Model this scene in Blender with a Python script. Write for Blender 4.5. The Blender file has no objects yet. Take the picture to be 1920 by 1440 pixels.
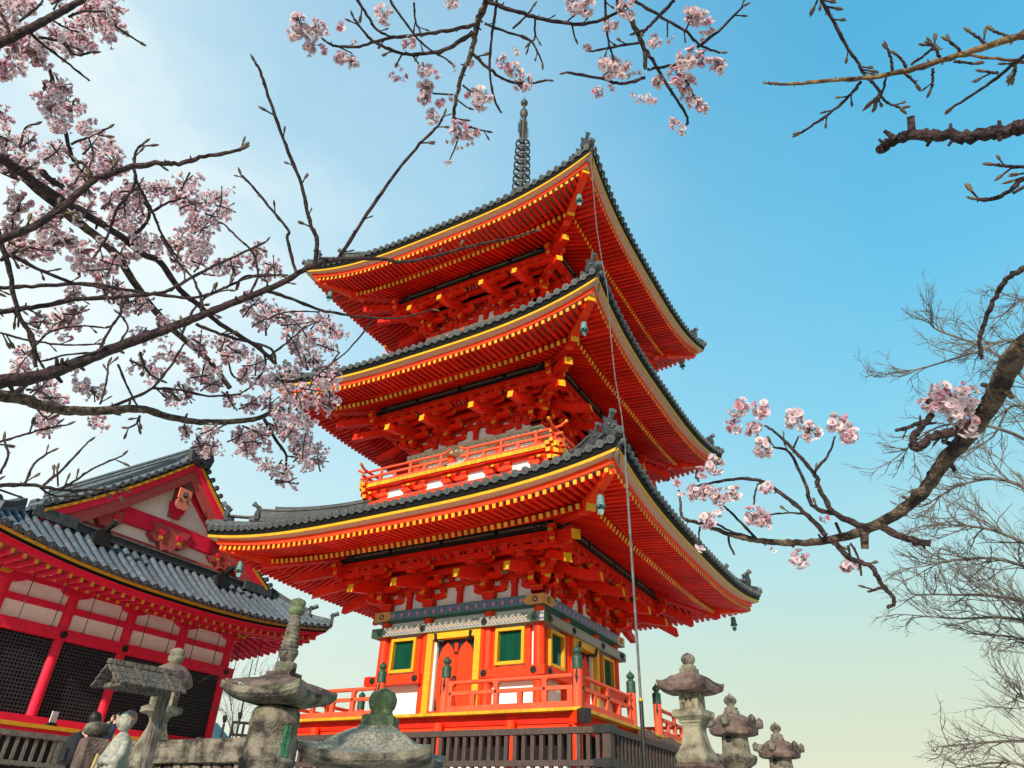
import bpy, bmesh, math, random
from math import sin, cos, pi, radians, sqrt, atan2, tan
from mathutils import Vector, Matrix
random.seed(7)
SC = bpy.context.scene
COL = SC.collection

# ------------------------------------------------------------------ camera
CAM = Vector((11.970, -20.388, -1.148))
YAW, PIT, ROL, FPX = 2.10468, 0.56721, 0.03911, 1308.17
CF = Vector((cos(PIT)*cos(YAW), cos(PIT)*sin(YAW), sin(PIT)))
_r = Vector((sin(YAW), -cos(YAW), 0)); _u = _r.cross(CF)
CR = _r*cos(ROL)+_u*sin(ROL); CU = -_r*sin(ROL)+_u*cos(ROL)
cd = bpy.data.cameras.new('camera'); cam = bpy.data.objects.new('camera', cd); COL.objects.link(cam)
cd.sensor_fit = 'HORIZONTAL'; cd.sensor_width = 36; cd.lens = FPX/1920*36
cd.clip_start = 0.05; cd.clip_end = 5000
M = Matrix(((CR.x, CU.x, -CF.x, CAM.x), (CR.y, CU.y, -CF.y, CAM.y), (CR.z, CU.z, -CF.z, CAM.z), (0, 0, 0, 1)))
cam.matrix_world = M
SC.camera = cam

# ------------------------------------------------------------------ world
SUN_AZ, SUN_EL = 281, 25            # compass-free angles: azimuth from +x, elevation
sdir = Vector((cos(radians(SUN_EL))*cos(radians(SUN_AZ)), cos(radians(SUN_EL))*sin(radians(SUN_AZ)), sin(radians(SUN_EL))))
w = bpy.data.worlds.new('World'); SC.world = w; w.use_nodes = True
nt = w.node_tree; nt.nodes.clear()
def N(t, **k):
    n = nt.nodes.new(t)
    for a, b in k.items(): setattr(n, a, b)
    return n
def ramp(node, stops, interp='LINEAR'):
    cr = node.color_ramp; cr.interpolation = interp
    while len(cr.elements) > 1: cr.elements.remove(cr.elements[-1])
    cr.elements[0].position = stops[0][0]; cr.elements[0].color = (*stops[0][1], 1)
    for p, c in stops[1:]:
        e = cr.elements.new(p); e.color = (*c, 1)
def lin(r, g, b):
    f = lambda c: (c/255/12.92 if c/255 <= .04045 else ((c/255+.055)/1.055)**2.4)
    return (f(r), f(g), f(b))
out = N('ShaderNodeOutputWorld'); bg = N('ShaderNodeBackground'); tc = N('ShaderNodeTexCoord')
sky = N('ShaderNodeTexSky', sky_type='NISHITA', sun_disc=False, sun_elevation=radians(SUN_EL),
        sun_rotation=radians(90-SUN_AZ), air_density=1.4, dust_density=3.0, ozone_density=1.5)
sep = N('ShaderNodeSeparateXYZ'); nt.links.new(tc.outputs['Generated'], sep.inputs[0])
el = N('ShaderNodeValToRGB'); nt.links.new(sep.outputs[2], el.inputs[0])
ramp(el, [(0.0, lin(232, 232, 206)), (.10, lin(214, 223, 198)), (.20, lin(198, 222, 208)), (.30, lin(176, 222, 226)),
          (.45, lin(134, 208, 234)), (.60, lin(100, 192, 230)), (.80, lin(76, 174, 218)), (1, lin(60, 154, 206))])
dot = N('ShaderNodeVectorMath', operation='DOT_PRODUCT'); nt.links.new(tc.outputs['Generated'], dot.inputs[0])
dot.inputs[1].default_value = (-.842, .206, .498)
noi = N('ShaderNodeTexNoise'); noi.inputs['Scale'].default_value = 2.2; noi.inputs['Detail'].default_value = 6
noi.inputs['Roughness'].default_value = .55
mp = N('ShaderNodeMapping'); mp.inputs['Scale'].default_value = (1, 1, 2.2)
nt.links.new(tc.outputs['Generated'], mp.inputs[0]); nt.links.new(mp.outputs[0], noi.inputs['Vector'])
nm = N('ShaderNodeMath', operation='MULTIPLY_ADD'); nt.links.new(noi.outputs[0], nm.inputs[0]); nm.inputs[1].default_value = .22; nm.inputs[2].default_value = -.11
ad = N('ShaderNodeMath', operation='ADD'); nt.links.new(dot.outputs['Value'], ad.inputs[0]); nt.links.new(nm.outputs[0], ad.inputs[1])
gl = N('ShaderNodeValToRGB'); nt.links.new(ad.outputs[0], gl.inputs[0])
ramp(gl, [(0, (0, 0, 0)), (.42, (0.02,)*3), (.62, (.10,)*3), (.80, (.30,)*3), (.89, (.42,)*3), (.94, (.62,)*3), (.975, (.92,)*3), (1, (1,)*3)])
mx = N('ShaderNodeMixRGB'); nt.links.new(gl.outputs[0], mx.inputs[0]); nt.links.new(el.outputs[0], mx.inputs[1])
mx.inputs[2].default_value = (*lin(240, 251, 250), 1)
mul = N('ShaderNodeMixRGB', blend_type='MULTIPLY'); mul.inputs[0].default_value = 1
nt.links.new(sky.outputs[0], mul.inputs[1]); mul.inputs[2].default_value = (.1, .1, .1, 1)
mx2 = N('ShaderNodeMixRGB'); mx2.inputs[0].default_value = .06
nt.links.new(mx.outputs[0], mx2.inputs[1]); nt.links.new(mul.outputs[0], mx2.inputs[2])
nt.links.new(mx2.outputs[0], bg.inputs[0]); bg.inputs[1].default_value = 0.89
nt.links.new(bg.outputs[0], out.inputs[0])

ld = bpy.data.lights.new('sun', 'SUN'); lo = bpy.data.objects.new('sun', ld); COL.objects.link(lo)
ld.energy = 4.8; ld.angle = radians(1.2); ld.color = (1, .90, .76)
lo.rotation_euler = sdir.to_track_quat('Z', 'Y').to_euler(); lo.location = (0, 0, 60)
SC.view_settings.view_transform = 'Standard'; SC.view_settings.look = 'None'
SC.view_settings.exposure = 0.30; SC.view_settings.gamma = 1

# ------------------------------------------------------------------ helpers
def ray(u, v):
    return (CF*FPX + CR*(u-960) - CU*(v-720)).normalized()
def at(u, v, dist):                    # point on the sight line at a horizontal distance
    d = ray(u, v); return CAM + d*(dist/sqrt(d.x*d.x+d.y*d.y))
def onplane(u, v, n, c):               # point where the sight line meets n.p = c
    d = ray(u, v); n = Vector(n); return CAM + d*((c-n.dot(CAM))/n.dot(d))
def pix(p):
    d = Vector(p)-CAM; w_ = d.dot(CF); return 960+FPX*d.dot(CR)/w_, 720-FPX*d.dot(CU)/w_
def zat(A, v):                         # height on the vertical through A seen at image row v
    k = (720-v)/FPX; n = CU-CF*k; d = Vector((A[0], A[1], 0))-CAM
    return -(n.x*d.x+n.y*d.y+n.z*(0-CAM.z))/n.z
def mpp(A, z):                         # metres per pixel across the view at that height
    p = Vector((A[0], A[1], z)); h = p-CAM; t = Vector((-h.y, h.x, 0)).normalized()*.05
    a, b = pix(p+t), pix(p-t); return .1/math.hypot(a[0]-b[0], a[1]-b[1])

class MB:
    def __init__(s): s.v = []; s.f = []; s.m = []; s.s = []; s.mats = []; s.T = None
    def add(s, vs, fs, mat, smooth=False):
        o = len(s.v)
        if s.T is not None: vs = [s.T @ Vector(q) for q in vs]
        s.v += [tuple(q) for q in vs]
        ml = mat if isinstance(mat, list) else None
        for i, f in enumerate(fs):
            mm = ml[i] if ml else mat
            if mm not in s.mats: s.mats.append(mm)
            s.f.append([o+k for k in f]); s.m.append(s.mats.index(mm)); s.s.append(smooth)
    def box(s, c, d, mat, bot=1.0, top=1.0):
        x, y, z = c; a, b, h = d[0]/2, d[1]/2, d[2]/2
        vs = [(x-a*bot, y-b*bot, z-h), (x+a*bot, y-b*bot, z-h), (x+a*bot, y+b*bot, z-h), (x-a*bot, y+b*bot, z-h),
              (x-a*top, y-b*top, z+h), (x+a*top, y-b*top, z+h), (x+a*top, y+b*top, z+h), (x-a*top, y+b*top, z+h)]
        s.add(vs, [(0, 3, 2, 1), (4, 5, 6, 7), (0, 1, 5, 4), (1, 2, 6, 5), (2, 3, 7, 6), (3, 0, 4, 7)], mat)
    def beam(s, p0, p1, w_, h, mat, c0=None, c1=None, up=(0, 0, 1)):
        p0 = Vector(p0); p1 = Vector(p1); d = (p1-p0).normalized(); sd = d.cross(Vector(up)).normalized(); u = sd.cross(d)
        vs = []
        for p in (p0, p1):
            for a, b in ((-1, -1), (1, -1), (1, 1), (-1, 1)): vs.append(p+sd*a*w_/2+u*b*h/2)
        s.add(vs, [(0, 3, 2, 1), (4, 5, 6, 7), (0, 1, 5, 4), (1, 2, 6, 5), (2, 3, 7, 6), (3, 0, 4, 7)],
              [c0 or mat, c1 or mat, mat, mat, mat, mat])
    def prism(s, poly, o, ux, uy, t, mat, emats=None):      # polygon extruded +-t/2 along ux x uy
        o = Vector(o); ux = Vector(ux); uy = Vector(uy); n = ux.cross(uy).normalized(); k = len(poly)
        vs = [o+ux*a+uy*b-n*t/2 for a, b in poly]+[o+ux*a+uy*b+n*t/2 for a, b in poly]
        fs = [tuple(range(k-1, -1, -1)), tuple(range(k, 2*k))]+[(i, (i+1) % k, k+(i+1) % k, k+i) for i in range(k)]
        s.add(vs, fs, [mat, mat]+[(emats or {}).get(i, mat) for i in range(k)])
    def tube(s, pts, rad, n, mat, cap=True, smooth=True):
        pts = [Vector(p) for p in pts]; vs = []; k = len(pts)
        if not isinstance(rad, (list, tuple)): rad = [rad]*k
        pu = None
        for i, p in enumerate(pts):
            d = (pts[min(i+1, k-1)]-pts[max(i-1, 0)])
            if d.length < 1e-9: d = Vector((0, 0, 1))
            d.normalize()
            if pu is None: pu = d.orthogonal().normalized()
            pu = (pu-d*pu.dot(d)); pu = pu.normalized() if pu.length > 1e-6 else d.orthogonal().normalized()
            b = d.cross(pu)
            for j in range(n):
                a = 2*pi*j/n; vs.append(p+(pu*cos(a)+b*sin(a))*rad[i])
        fs = [(i*n+j, i*n+(j+1) % n, (i+1)*n+(j+1) % n, (i+1)*n+j) for i in range(k-1) for j in range(n)]
        s.add(vs, fs, mat, smooth)
        if cap:
            s.add(vs[:n], [tuple(range(n-1, -1, -1))], mat); s.add(vs[-n:], [tuple(range(n))], mat)
    def cyl(s, p0, p1, r0, r1, n, mat, cap=True): s.tube([p0, p1], [r0, r1], n, mat, cap)
    def lathe(s, prof, n, mat, c=(0, 0, 0), rot=0, smooth=True, sq=False, sx=1, sy=1, cap=True):
        f = 1/cos(pi/n) if sq else 1
        vs = [(c[0]+r*f*cos(2*pi*(j+.5)/n+rot)*sx, c[1]+r*f*sin(2*pi*(j+.5)/n+rot)*sy, c[2]+z) for r, z in prof for j in range(n)]
        k = len(prof)
        fs = [(i*n+j, i*n+(j+1) % n, (i+1)*n+(j+1) % n, (i+1)*n+j) for i in range(k-1) for j in range(n)]
        s.add(vs, fs, mat, smooth)
        if cap and prof[0][0] > 1e-4: s.add(vs[:n], [tuple(range(n-1, -1, -1))], mat)
        if cap and prof[-1][0] > 1e-4: s.add(vs[-n:], [tuple(range(n))], mat)
    def grid(s, fn, nu, nv, mat, smooth=True):
        vs = [fn(i/nu, j/nv) for j in range(nv+1) for i in range(nu+1)]
        fs = [(j*(nu+1)+i, j*(nu+1)+i+1, (j+1)*(nu+1)+i+1, (j+1)*(nu+1)+i) for j in range(nv) for i in range(nu)]
        s.add(vs, fs, mat, smooth)
    def ball(s, c, r, mat, n=10, sx=1, sy=1, sz=1):
        prof = [(max(1e-5, r*sin(pi*i/n)), -r*cos(pi*i/n)*sz) for i in range(n+1)]
        s.lathe(prof, n+4, mat, c, 0, True, False, sx, sy)
    def mesh(s, name):
        me = bpy.data.meshes.new(name); me.from_pydata(s.v, [], s.f)
        for m_ in s.mats: me.materials.append(m_)
        me.polygons.foreach_set('material_index', s.m); me.polygons.foreach_set('use_smooth', s.s); me.update()
        return me
    def build(s, name, parent=None, loc=None, label=None):
        o = bpy.data.objects.new(name, s.mesh(name)); COL.objects.link(o)
        if parent is not None: o.parent = parent
        if loc is not None: o.location = loc
        if label: o['label'] = label
        return o
def tag(o, label, cat, group=None):
    o['label'] = label; o['category'] = cat
    if group: o['group'] = group
    return o
def thing(name, label, cat, loc=(0, 0, 0), rz=0, group=None):
    o = bpy.data.objects.new(name, None); COL.objects.link(o); o.location = loc; o.rotation_euler = (0, 0, rz)
    o.empty_display_size = .2
    return tag(o, label, cat, group)
def struct(o): o['kind'] = 'structure'; return o
def dup(o, parent, rz=None, loc=None):
    c = o.copy(); COL.objects.link(c); c.parent = parent
    if rz is not None: c.rotation_euler = (0, 0, rz)
    if loc is not None: c.location = loc
    return c
def four(o, parent, subs=()):            # the same part on the other three sides of a square plan
    for k in (1, 2, 3):
        c = dup(o, parent, k*pi/2)
        for q in subs: dup(q, c)

# ------------------------------------------------------------------ materials
def pm(name, base, alt=None, rough=.6, scale=5, amt=.5, bump=.15, bscale=35, metal=0, spec=.35, stretch=(1, 1, 1),
       alt2=None, s2=1.3, t2=(.52, .66), isl=0):
    m = bpy.data.materials.new(name); m.use_nodes = True; t = m.node_tree; b = t.nodes['Principled BSDF']
    L = t.links.new
    tc_ = t.nodes.new('ShaderNodeTexCoord'); mp_ = t.nodes.new('ShaderNodeMapping'); mp_.inputs['Scale'].default_value = stretch
    L(tc_.outputs['Object'], mp_.inputs[0])
    n1 = t.nodes.new('ShaderNodeTexNoise'); n1.inputs['Scale'].default_value = scale; n1.inputs['Detail'].default_value = 7; n1.inputs['Roughness'].default_value = .62
    L(mp_.outputs[0], n1.inputs['Vector'])
    r1 = t.nodes.new('ShaderNodeValToRGB'); alt = alt or tuple(c*.72 for c in base)
    ramp(r1, [(.5-.28*(1.2-amt), alt), (.5+.28*(1.2-amt), base)])
    L(n1.outputs[0], r1.inputs[0]); col = r1.outputs[0]
    if alt2:
        n2 = t.nodes.new('ShaderNodeTexNoise'); n2.inputs['Scale'].default_value = s2; n2.inputs['Detail'].default_value = 9; n2.inputs['Roughness'].default_value = .7
        L(mp_.outputs[0], n2.inputs['Vector'])
        r2 = t.nodes.new('ShaderNodeValToRGB'); ramp(r2, [(t2[0], (0, 0, 0)), (t2[1], (1, 1, 1))]); L(n2.outputs[0], r2.inputs[0])
        mx_ = t.nodes.new('ShaderNodeMixRGB'); L(r2.outputs[0], mx_.inputs[0]); L(col, mx_.inputs[1]); mx_.inputs[2].default_value = (*alt2, 1)
        col = mx_.outputs[0]
    if isl:                                    # each board, tile or rafter its own slight tone
        gm = t.nodes.new('ShaderNodeNewGeometry'); ma = t.nodes.new('ShaderNodeMath'); ma.operation = 'MULTIPLY_ADD'
        L(gm.outputs['Random Per Island'], ma.inputs[0]); ma.inputs[1].default_value = isl; ma.inputs[2].default_value = 1-isl*.6
        vs_ = t.nodes.new('ShaderNodeVectorMath'); vs_.operation = 'SCALE'; L(col, vs_.inputs[0]); L(ma.outputs[0], vs_.inputs['Scale']); col = vs_.outputs[0]
    L(col, b.inputs['Base Color'])
    b.inputs['Roughness'].default_value = rough; b.inputs['Metallic'].default_value = metal; b.inputs['Specular IOR Level'].default_value = spec
    if bump:
        n3 = t.nodes.new('ShaderNodeTexNoise'); n3.inputs['Scale'].default_value = bscale; n3.inputs['Detail'].default_value = 5
        L(mp_.outputs[0], n3.inputs['Vector'])
        bp = t.nodes.new('ShaderNodeBump'); bp.inputs['Strength'].default_value = bump; bp.inputs['Distance'].default_value = .03
        L(n3.outputs[0], bp.inputs['Height']); L(bp.outputs[0], b.inputs['Normal'])
    return m
RED = pm('vermilion_paint', (.84, .020, .004), (.64, .012, .003), .55, 2.5, .5, .10, 60, stretch=(1, 1, .5), alt2=(.40, .012, .006), s2=4, t2=(.56, .76), spec=.2, isl=.35)
REDF = pm('faded_sunlit_vermilion_paint', (.80, .098, .032), (.66, .058, .018), .62, 4, .5, .2, 60, alt2=(.68, .20, .11), s2=7, t2=(.60, .80))  # railing red, fading and sunlight both put into the colour
ORG = pm('sunlit_vermilion_paint', (.88, .050, .006), (.74, .034, .005), .55, 3, .5, .12, 60, alt2=(.48, .03, .012), s2=5, t2=(.58, .80), spec=.22, isl=.22)  # sunlit orange of the vermilion put into the paint colour
YEL = pm('ochre_yellow_paint', (.70, .37, .007), (.54, .26, .008), .5, 6, .5, .1, 60, alt2=(.26, .13, .02), s2=14, t2=(.60, .70), isl=.35)
PLA = pm('white_plaster', (.80, .78, .76), (.70, .68, .66), .8, 3, .5, .08, 60, alt2=(.52, .50, .48), s2=5, t2=(.62, .80))
SOF = pm('pale_eave_board', (.62, .43, .29), (.48, .32, .21), .8, 4, .5, .1, 50, stretch=(3, 3, 3))
RIBW = pm('pale_ceiling_board', (.55, .38, .32), (.44, .28, .24), .8, 4, .5, .1)
TIL = pm('grey_roof_tile', (.052, .060, .064), (.018, .021, .024), .5, 7, .6, .3, 40, spec=.5, alt2=(.15, .15, .13), s2=9, t2=(.60, .76), isl=.5)
TILE = pm('dark_tile_face', (.085, .095, .095), (.03, .034, .036), .55, 16, .6, .3, 60, spec=.5)
TILP = pm('pale_ridge_tile', (.15, .155, .145), (.045, .048, .047), .6, 9, .6, .4, 50, isl=.5)
BLK = pm('black_eave_board', (.006, .006, .006), (.003, .003, .003), .7, 6, .5, .1, spec=.15)
IRON = pm('black_iron', (.012, .012, .013), (.03, .028, .026), .45, 12, .5, .2, metal=.3)
GRN = pm('green_shutter_paint', (.006, .105, .060), (.004, .06, .036), .5, 5, .5, .1, stretch=(1, 1, .3))
DGR = pm('dark_green_purlin', (.010, .024, .019), (.005, .010, .009), .5, 5, .5, .1, alt2=(.09, .05, .03), s2=10, t2=(.60, .66))
GOLD = pm('gilt_metal', (.62, .34, .10), (.44, .22, .07), .42, 9, .5, .15, metal=.25, alt2=(.20, .10, .04), s2=20, t2=(.62, .68))
COP = pm('copper_patina', (.14, .29, .27), (.05, .12, .12), .6, 9, .6, .2, metal=.1)
COPD = pm('dark_copper', (.05, .12, .11), (.02, .05, .05), .55, 9, .6, .2)
CAPG = pm('green_bronze_cap', (.028, .085, .045), (.012, .035, .022), .5, 14, .5, .2, alt2=(.10, .20, .10), s2=12, t2=(.6, .72))
BRZ = pm('dark_bronze', (.085, .078, .062), (.035, .033, .030), .55, 9, .6, .2, metal=.2, alt2=(.13, .11, .075), s2=8, t2=(.56, .7))
WOOD = pm('dark_brown_wood', (.085, .052, .040), (.035, .022, .019), .7, 9, .6, .3, 60, stretch=(4, 4, .6))
WOODG = pm('weathered_grey_wood', (.20, .17, .14), (.045, .036, .03), .8, 11, .8, .7, 50, stretch=(5, 5, 1), alt2=(.10, .15, .06), s2=7, t2=(.60, .72))
STN = pm('mossy_granite', (.22, .19, .14), (.038, .028, .025), .85, 6, .85, .9, 45, alt2=(.075, .12, .045), s2=4.5, t2=(.56, .66))
STNB = pm('brown_weathered_stone', (.20, .13, .10), (.050, .030, .028), .85, 5, .8, .9, 45, alt2=(.46, .43, .36), s2=6, t2=(.62, .70))
STNP = pm('pale_granite', (.31, .275, .19), (.11, .09, .06), .85, 6, .8, .8, 55, alt2=(.13, .12, .10), s2=5, t2=(.60, .74))
STNG = pm('grey_speckled_stone', (.33, .30, .235), (.15, .135, .105), .85, 45, .8, .8, 70, alt2=(.09, .085, .075), s2=7, t2=(.56, .74))
MOSS = pm('green_mossy_stone', (.15, .19, .09), (.05, .06, .035), .9, 9, .7, .7, 60, alt2=(.42, .42, .36), s2=8, t2=(.58, .66))
VERD = pm('green_stain', (.06, .24, .11), (.02, .06, .04), .8, 14, .7, .3)
CRIM = pm('crimson_paint', (.80, .018, .060), (.62, .013, .040), .55, 4, .5, .12, 60, alt2=(.46, .012, .03), s2=5, t2=(.62, .8), spec=.2)
CRIMD = pm('weathered_crimson_board', (.50, .085, .075), (.30, .04, .035), .7, 6, .6, .2, 50, stretch=(1, 1, 6))
HPLA = pm('cream_plaster', (.88, .76, .68), (.78, .65, .57), .8, 3, .5, .1)
HYEL = pm('amber_paint', (.66, .30, .012), (.50, .20, .010), .5, 6, .5, .1)
HTIL = pm('blue_grey_tile', (.115, .142, .170), (.052, .064, .078), .45, 6, .6, .3, 40, spec=.55, alt2=(.06, .06, .055), s2=5, t2=(.58, .74), isl=.35)
HTILE = pm('dark_tile_end', (.10, .085, .085), (.04, .035, .036), .6, 14, .6, .3)
LATT = pm('black_lattice', (.038, .038, .046), (.020, .020, .024), .55, 6, .5, .1)
VOID = pm('interior_shade_black', (.010, .008, .012), (.004, .004, .005), .9, 2, .5, 0)  # near-black colour stands for shade in openings, interiors and under floors
GRAV = pm('pale_gravel', (.74, .69, .62), (.58, .54, .48), .9, 4, .6, .5, 80, alt2=(.40, .37, .32), s2=30, t2=(.5, .7))
PAVE = pm('stone_paving', (.62, .58, .53), (.46, .43, .39), .85, 3, .6, .4, 50)
HILLM = pm('haze_tinted_hillside', (.10, .22, .26), (.045, .12, .16), .9, .05, .6, .4, .5, alt2=(.16, .26, .22), s2=.12, t2=(.5, .7))  # wooded slope, blue of the distant haze put into its colour
# ------------------------------------------------------------------ painted beam patterns (object space: x along, z up)
def patmat(name, fn, rough=.5):
    m = bpy.data.materials.new(name); m.use_nodes = True; t = m.node_tree; b = t.nodes['Principled BSDF']; b.inputs['Roughness'].default_value = rough
    tc_ = t.nodes.new('ShaderNodeTexCoord'); sp = t.nodes.new('ShaderNodeSeparateXYZ'); t.links.new(tc_.outputs['Object'], sp.inputs[0])
    def op(o, a, c=None, d=None):
        n = t.nodes.new('ShaderNodeMath'); n.operation = o
        for i, x in enumerate((a, c, d)):
            if x is None: continue
            if isinstance(x, (int, float)): n.inputs[i].default_value = x
            else: t.links.new(x, n.inputs[i])
        return n.outputs[0]
    def mixc(f, a, c):
        n = t.nodes.new('ShaderNodeMixRGB'); t.links.new(f, n.inputs[0])
        for i, x in ((1, a), (2, c)):
            if isinstance(x, tuple): n.inputs[i].default_value = (*x, 1)
            else: t.links.new(x, n.inputs[i])
        return n.outputs[0]
    def cramp(x, st):
        n = t.nodes.new('ShaderNodeValToRGB'); ramp(n, st, 'CONSTANT'); t.links.new(x, n.inputs[0]); return n.outputs[0]
    col = fn(op, mixc, cramp, sp.outputs[0], sp.outputs[2])
    nz = t.nodes.new('ShaderNodeTexNoise'); nz.inputs['Scale'].default_value = 9; nz.inputs['Detail'].default_value = 6
    t.links.new(tc_.outputs['Object'], nz.inputs['Vector'])
    f = op('MULTIPLY_ADD', nz.outputs[0], .8, .55)
    v = t.nodes.new('ShaderNodeVectorMath'); v.operation = 'SCALE'; t.links.new(col, v.inputs[0]); t.links.new(f, v.inputs['Scale'])
    t.links.new(v.outputs[0], b.inputs['Base Color'])
    return m
def cell(op, x, per, off=0.0):             # -1..1 within each cell
    a = op('ADD', op('DIVIDE', x, per), off+100.0); return op('MULTIPLY_ADD', op('FRACT', a), 2.0, -1.0)
def pat_flower(z0, h):
    def fn(op, mixc, cramp, x, z):
        cx = cell(op, x, .30); cz = op('MULTIPLY', op('SUBTRACT', z, z0), 2/h)
        d = op('ADD', op('ABSOLUTE', op('MULTIPLY', cx, .95)), op('ABSOLUTE', op('MULTIPLY', cz, .62)))
        a = cramp(d, [(0, (.52, .09, .05)), (.16, (.66, .34, .26)), (.28, (.52, .08, .05)), (.36, (.04, .16, .42)), (.50, (.02, .07, .30)),
                      (.62, (.20, .42, .50)), (.68, (.02, .08, .30)), (.86, (.03, .20, .12)), (.98, (.36, .30, .12)), (1.04, (.03, .16, .10))])
        c2 = cell(op, x, .30, .5); d2 = op('ADD', op('ABSOLUTE', op('MULTIPLY', c2, 1.5)), op('ABSOLUTE', op('SUBTRACT', op('ABSOLUTE', cz), .55)))
        b = cramp(d2, [(0, (.50, .10, .07)), (.22, (.03, .13, .36)), (.34, (0, 0, 0))]); f = cramp(d2, [(0, (1, 1, 1)), (.34, (0, 0, 0))])
        col = mixc(f, a, b)
        e = cramp(op('ABSOLUTE', cz), [(0, (0, 0, 0)), (.86, (1, 1, 1))])
        return mixc(e, col, (.03, .18, .12))
    return fn
def pat_hex(z0, h, cols, per=.125, bgc=(.09, .065, .045), ring=(.40, .35, .26)):
    def fn(op, mixc, cramp, x, z):
        zz = op('SUBTRACT', z, z0)
        def rowp(off, zo, c):
            cx = cell(op, x, per, off); cz = op('MULTIPLY', op('SUBTRACT', zz, zo), 2/per)
            r = op('SQRT', op('ADD', op('MULTIPLY', cx, cx), op('MULTIPLY', cz, cz)))
            return cramp(r, [(0, c), (.42, ring), (.66, (.05, .04, .03)), (.74, ring), (.9, (0, 0, 0))]), cramp(r, [(0, (1, 1, 1)), (.9, (0, 0, 0))])
        col = bgc
        for k, zo in enumerate((-.5*h+.02, -.25*h, 0.0, .25*h, .5*h-.02)):
            c, f = rowp((k % 2)*.5, zo, cols[k % len(cols)])
            col = mixc(f, col, c)
        return col
    return fn
def pat_diamond(z0, h):
    def fn(op, mixc, cramp, x, z):
        cx = cell(op, x, .42); cz = op('MULTIPLY', op('SUBTRACT', z, z0), 2/h)
        d = op('ADD', op('ABSOLUTE', cx), op('ABSOLUTE', op('MULTIPLY', cz, .9)))
        return cramp(d, [(0, (.03, .22, .12)), (.16, (.46, .42, .30)), (.24, (.02, .20, .10)), (.34, (.58, .50, .36)), (.88, (.05, .06, .04)), (.97, (.58, .50, .36)), (1.12, (.05, .06, .04)), (1.2, (.56, .48, .34))])
    return fn
def pat_key(z0, h):
    def fn(op, mixc, cramp, x, z):
        zz = op('SUBTRACT', z, z0)
        a = cell(op, op('ADD', x, zz), .095); b = cell(op, op('SUBTRACT', x, zz), .095)
        d = op('MAXIMUM', op('ABSOLUTE', a), op('ABSOLUTE', b))
        return cramp(d, [(0, (.05, .07, .06)), (.35, (.55, .52, .45)), (.6, (.05, .07, .06)), (.8, (.52, .50, .44))])
    return fn
# ------------------------------------------------------------------ vegetation materials
def barkmat(name, base, alt, ring=True):
    m = pm(name, base, alt, .85, 34, .85, 1.0, 90, alt2=tuple(c*2.2 for c in base), s2=60, t2=(.60, .68))
    t = m.node_tree; b = t.nodes['Principled BSDF']
    return m
BARK = barkmat('dark_cherry_bark', (.075, .040, .036), (.020, .011, .012))
BARKG = barkmat('grey_cherry_bark', (.17, .115, .075), (.028, .016, .012))
BARKY = barkmat('tan_young_bark', (.26, .15, .06), (.08, .040, .020))  # lighter yellow-brown bark
BUDM = pm('leaf_bud', (.12, .085, .04), (.050, .026, .022), .6, 20, .6, .2)
TWIG = pm('pale_bare_twig', (.165, .14, .118), (.09, .075, .062), .85, 6, .6, .2)
def petal(name, c1, c2):
    m = bpy.data.materials.new(name); m.use_nodes = True; t = m.node_tree; t.nodes.clear()
    o = t.nodes.new('ShaderNodeOutputMaterial'); d = t.nodes.new('ShaderNodeBsdfDiffuse'); tr = t.nodes.new('ShaderNodeBsdfTranslucent'); mx_ = t.nodes.new('ShaderNodeMixShader')
    tc_ = t.nodes.new('ShaderNodeTexCoord'); n1 = t.nodes.new('ShaderNodeTexNoise'); n1.inputs['Scale'].default_value = 38; n1.inputs['Detail'].default_value = 4
    r1 = t.nodes.new('ShaderNodeValToRGB'); ramp(r1, [(.36, c2), (.62, c1)])
    t.links.new(tc_.outputs['Object'], n1.inputs['Vector']); t.links.new(n1.outputs[0], r1.inputs[0])
    t.links.new(r1.outputs[0], d.inputs[0]); t.links.new(r1.outputs[0], tr.inputs[0]); mx_.inputs[0].default_value = .48
    t.links.new(d.outputs[0], mx_.inputs[1]); t.links.new(tr.outputs[0], mx_.inputs[2]); t.links.new(mx_.outputs[0], o.inputs[0])
    return m
PET = petal('pale_pink_petal', (.86, .74, .75), (.76, .58, .62))
PET2 = petal('deep_pink_petal', (.82, .52, .58), (.66, .28, .38))
SEPAL = pm('red_brown_sepal', (.24, .10, .07), (.12, .045, .04), .7, 20, .5, 0)
STAM = pm('flower_heart', (.55, .36, .16), (.40, .16, .12), .7, 30, .5, 0)
# ------------------------------------------------------------------ ground (never in frame from here, lights the eaves from below)
g = MB(); g.grid(lambda a, b: (-400+800*a, -400+800*b, -2.75), 8, 8, GRAV, False)
struct(g.build('ground'))
g = MB()
g.box((-1.5, 6.2, -1.70), (29, 27.4, 2.10), PAVE)                 # raised temple terrace under the pagoda and hall
struct(g.build('terrace'))
g = MB()
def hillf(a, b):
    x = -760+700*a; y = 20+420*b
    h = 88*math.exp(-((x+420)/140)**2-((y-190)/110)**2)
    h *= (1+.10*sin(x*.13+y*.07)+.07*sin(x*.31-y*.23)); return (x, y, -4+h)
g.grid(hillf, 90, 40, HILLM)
struct(g.build('hills'))
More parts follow.
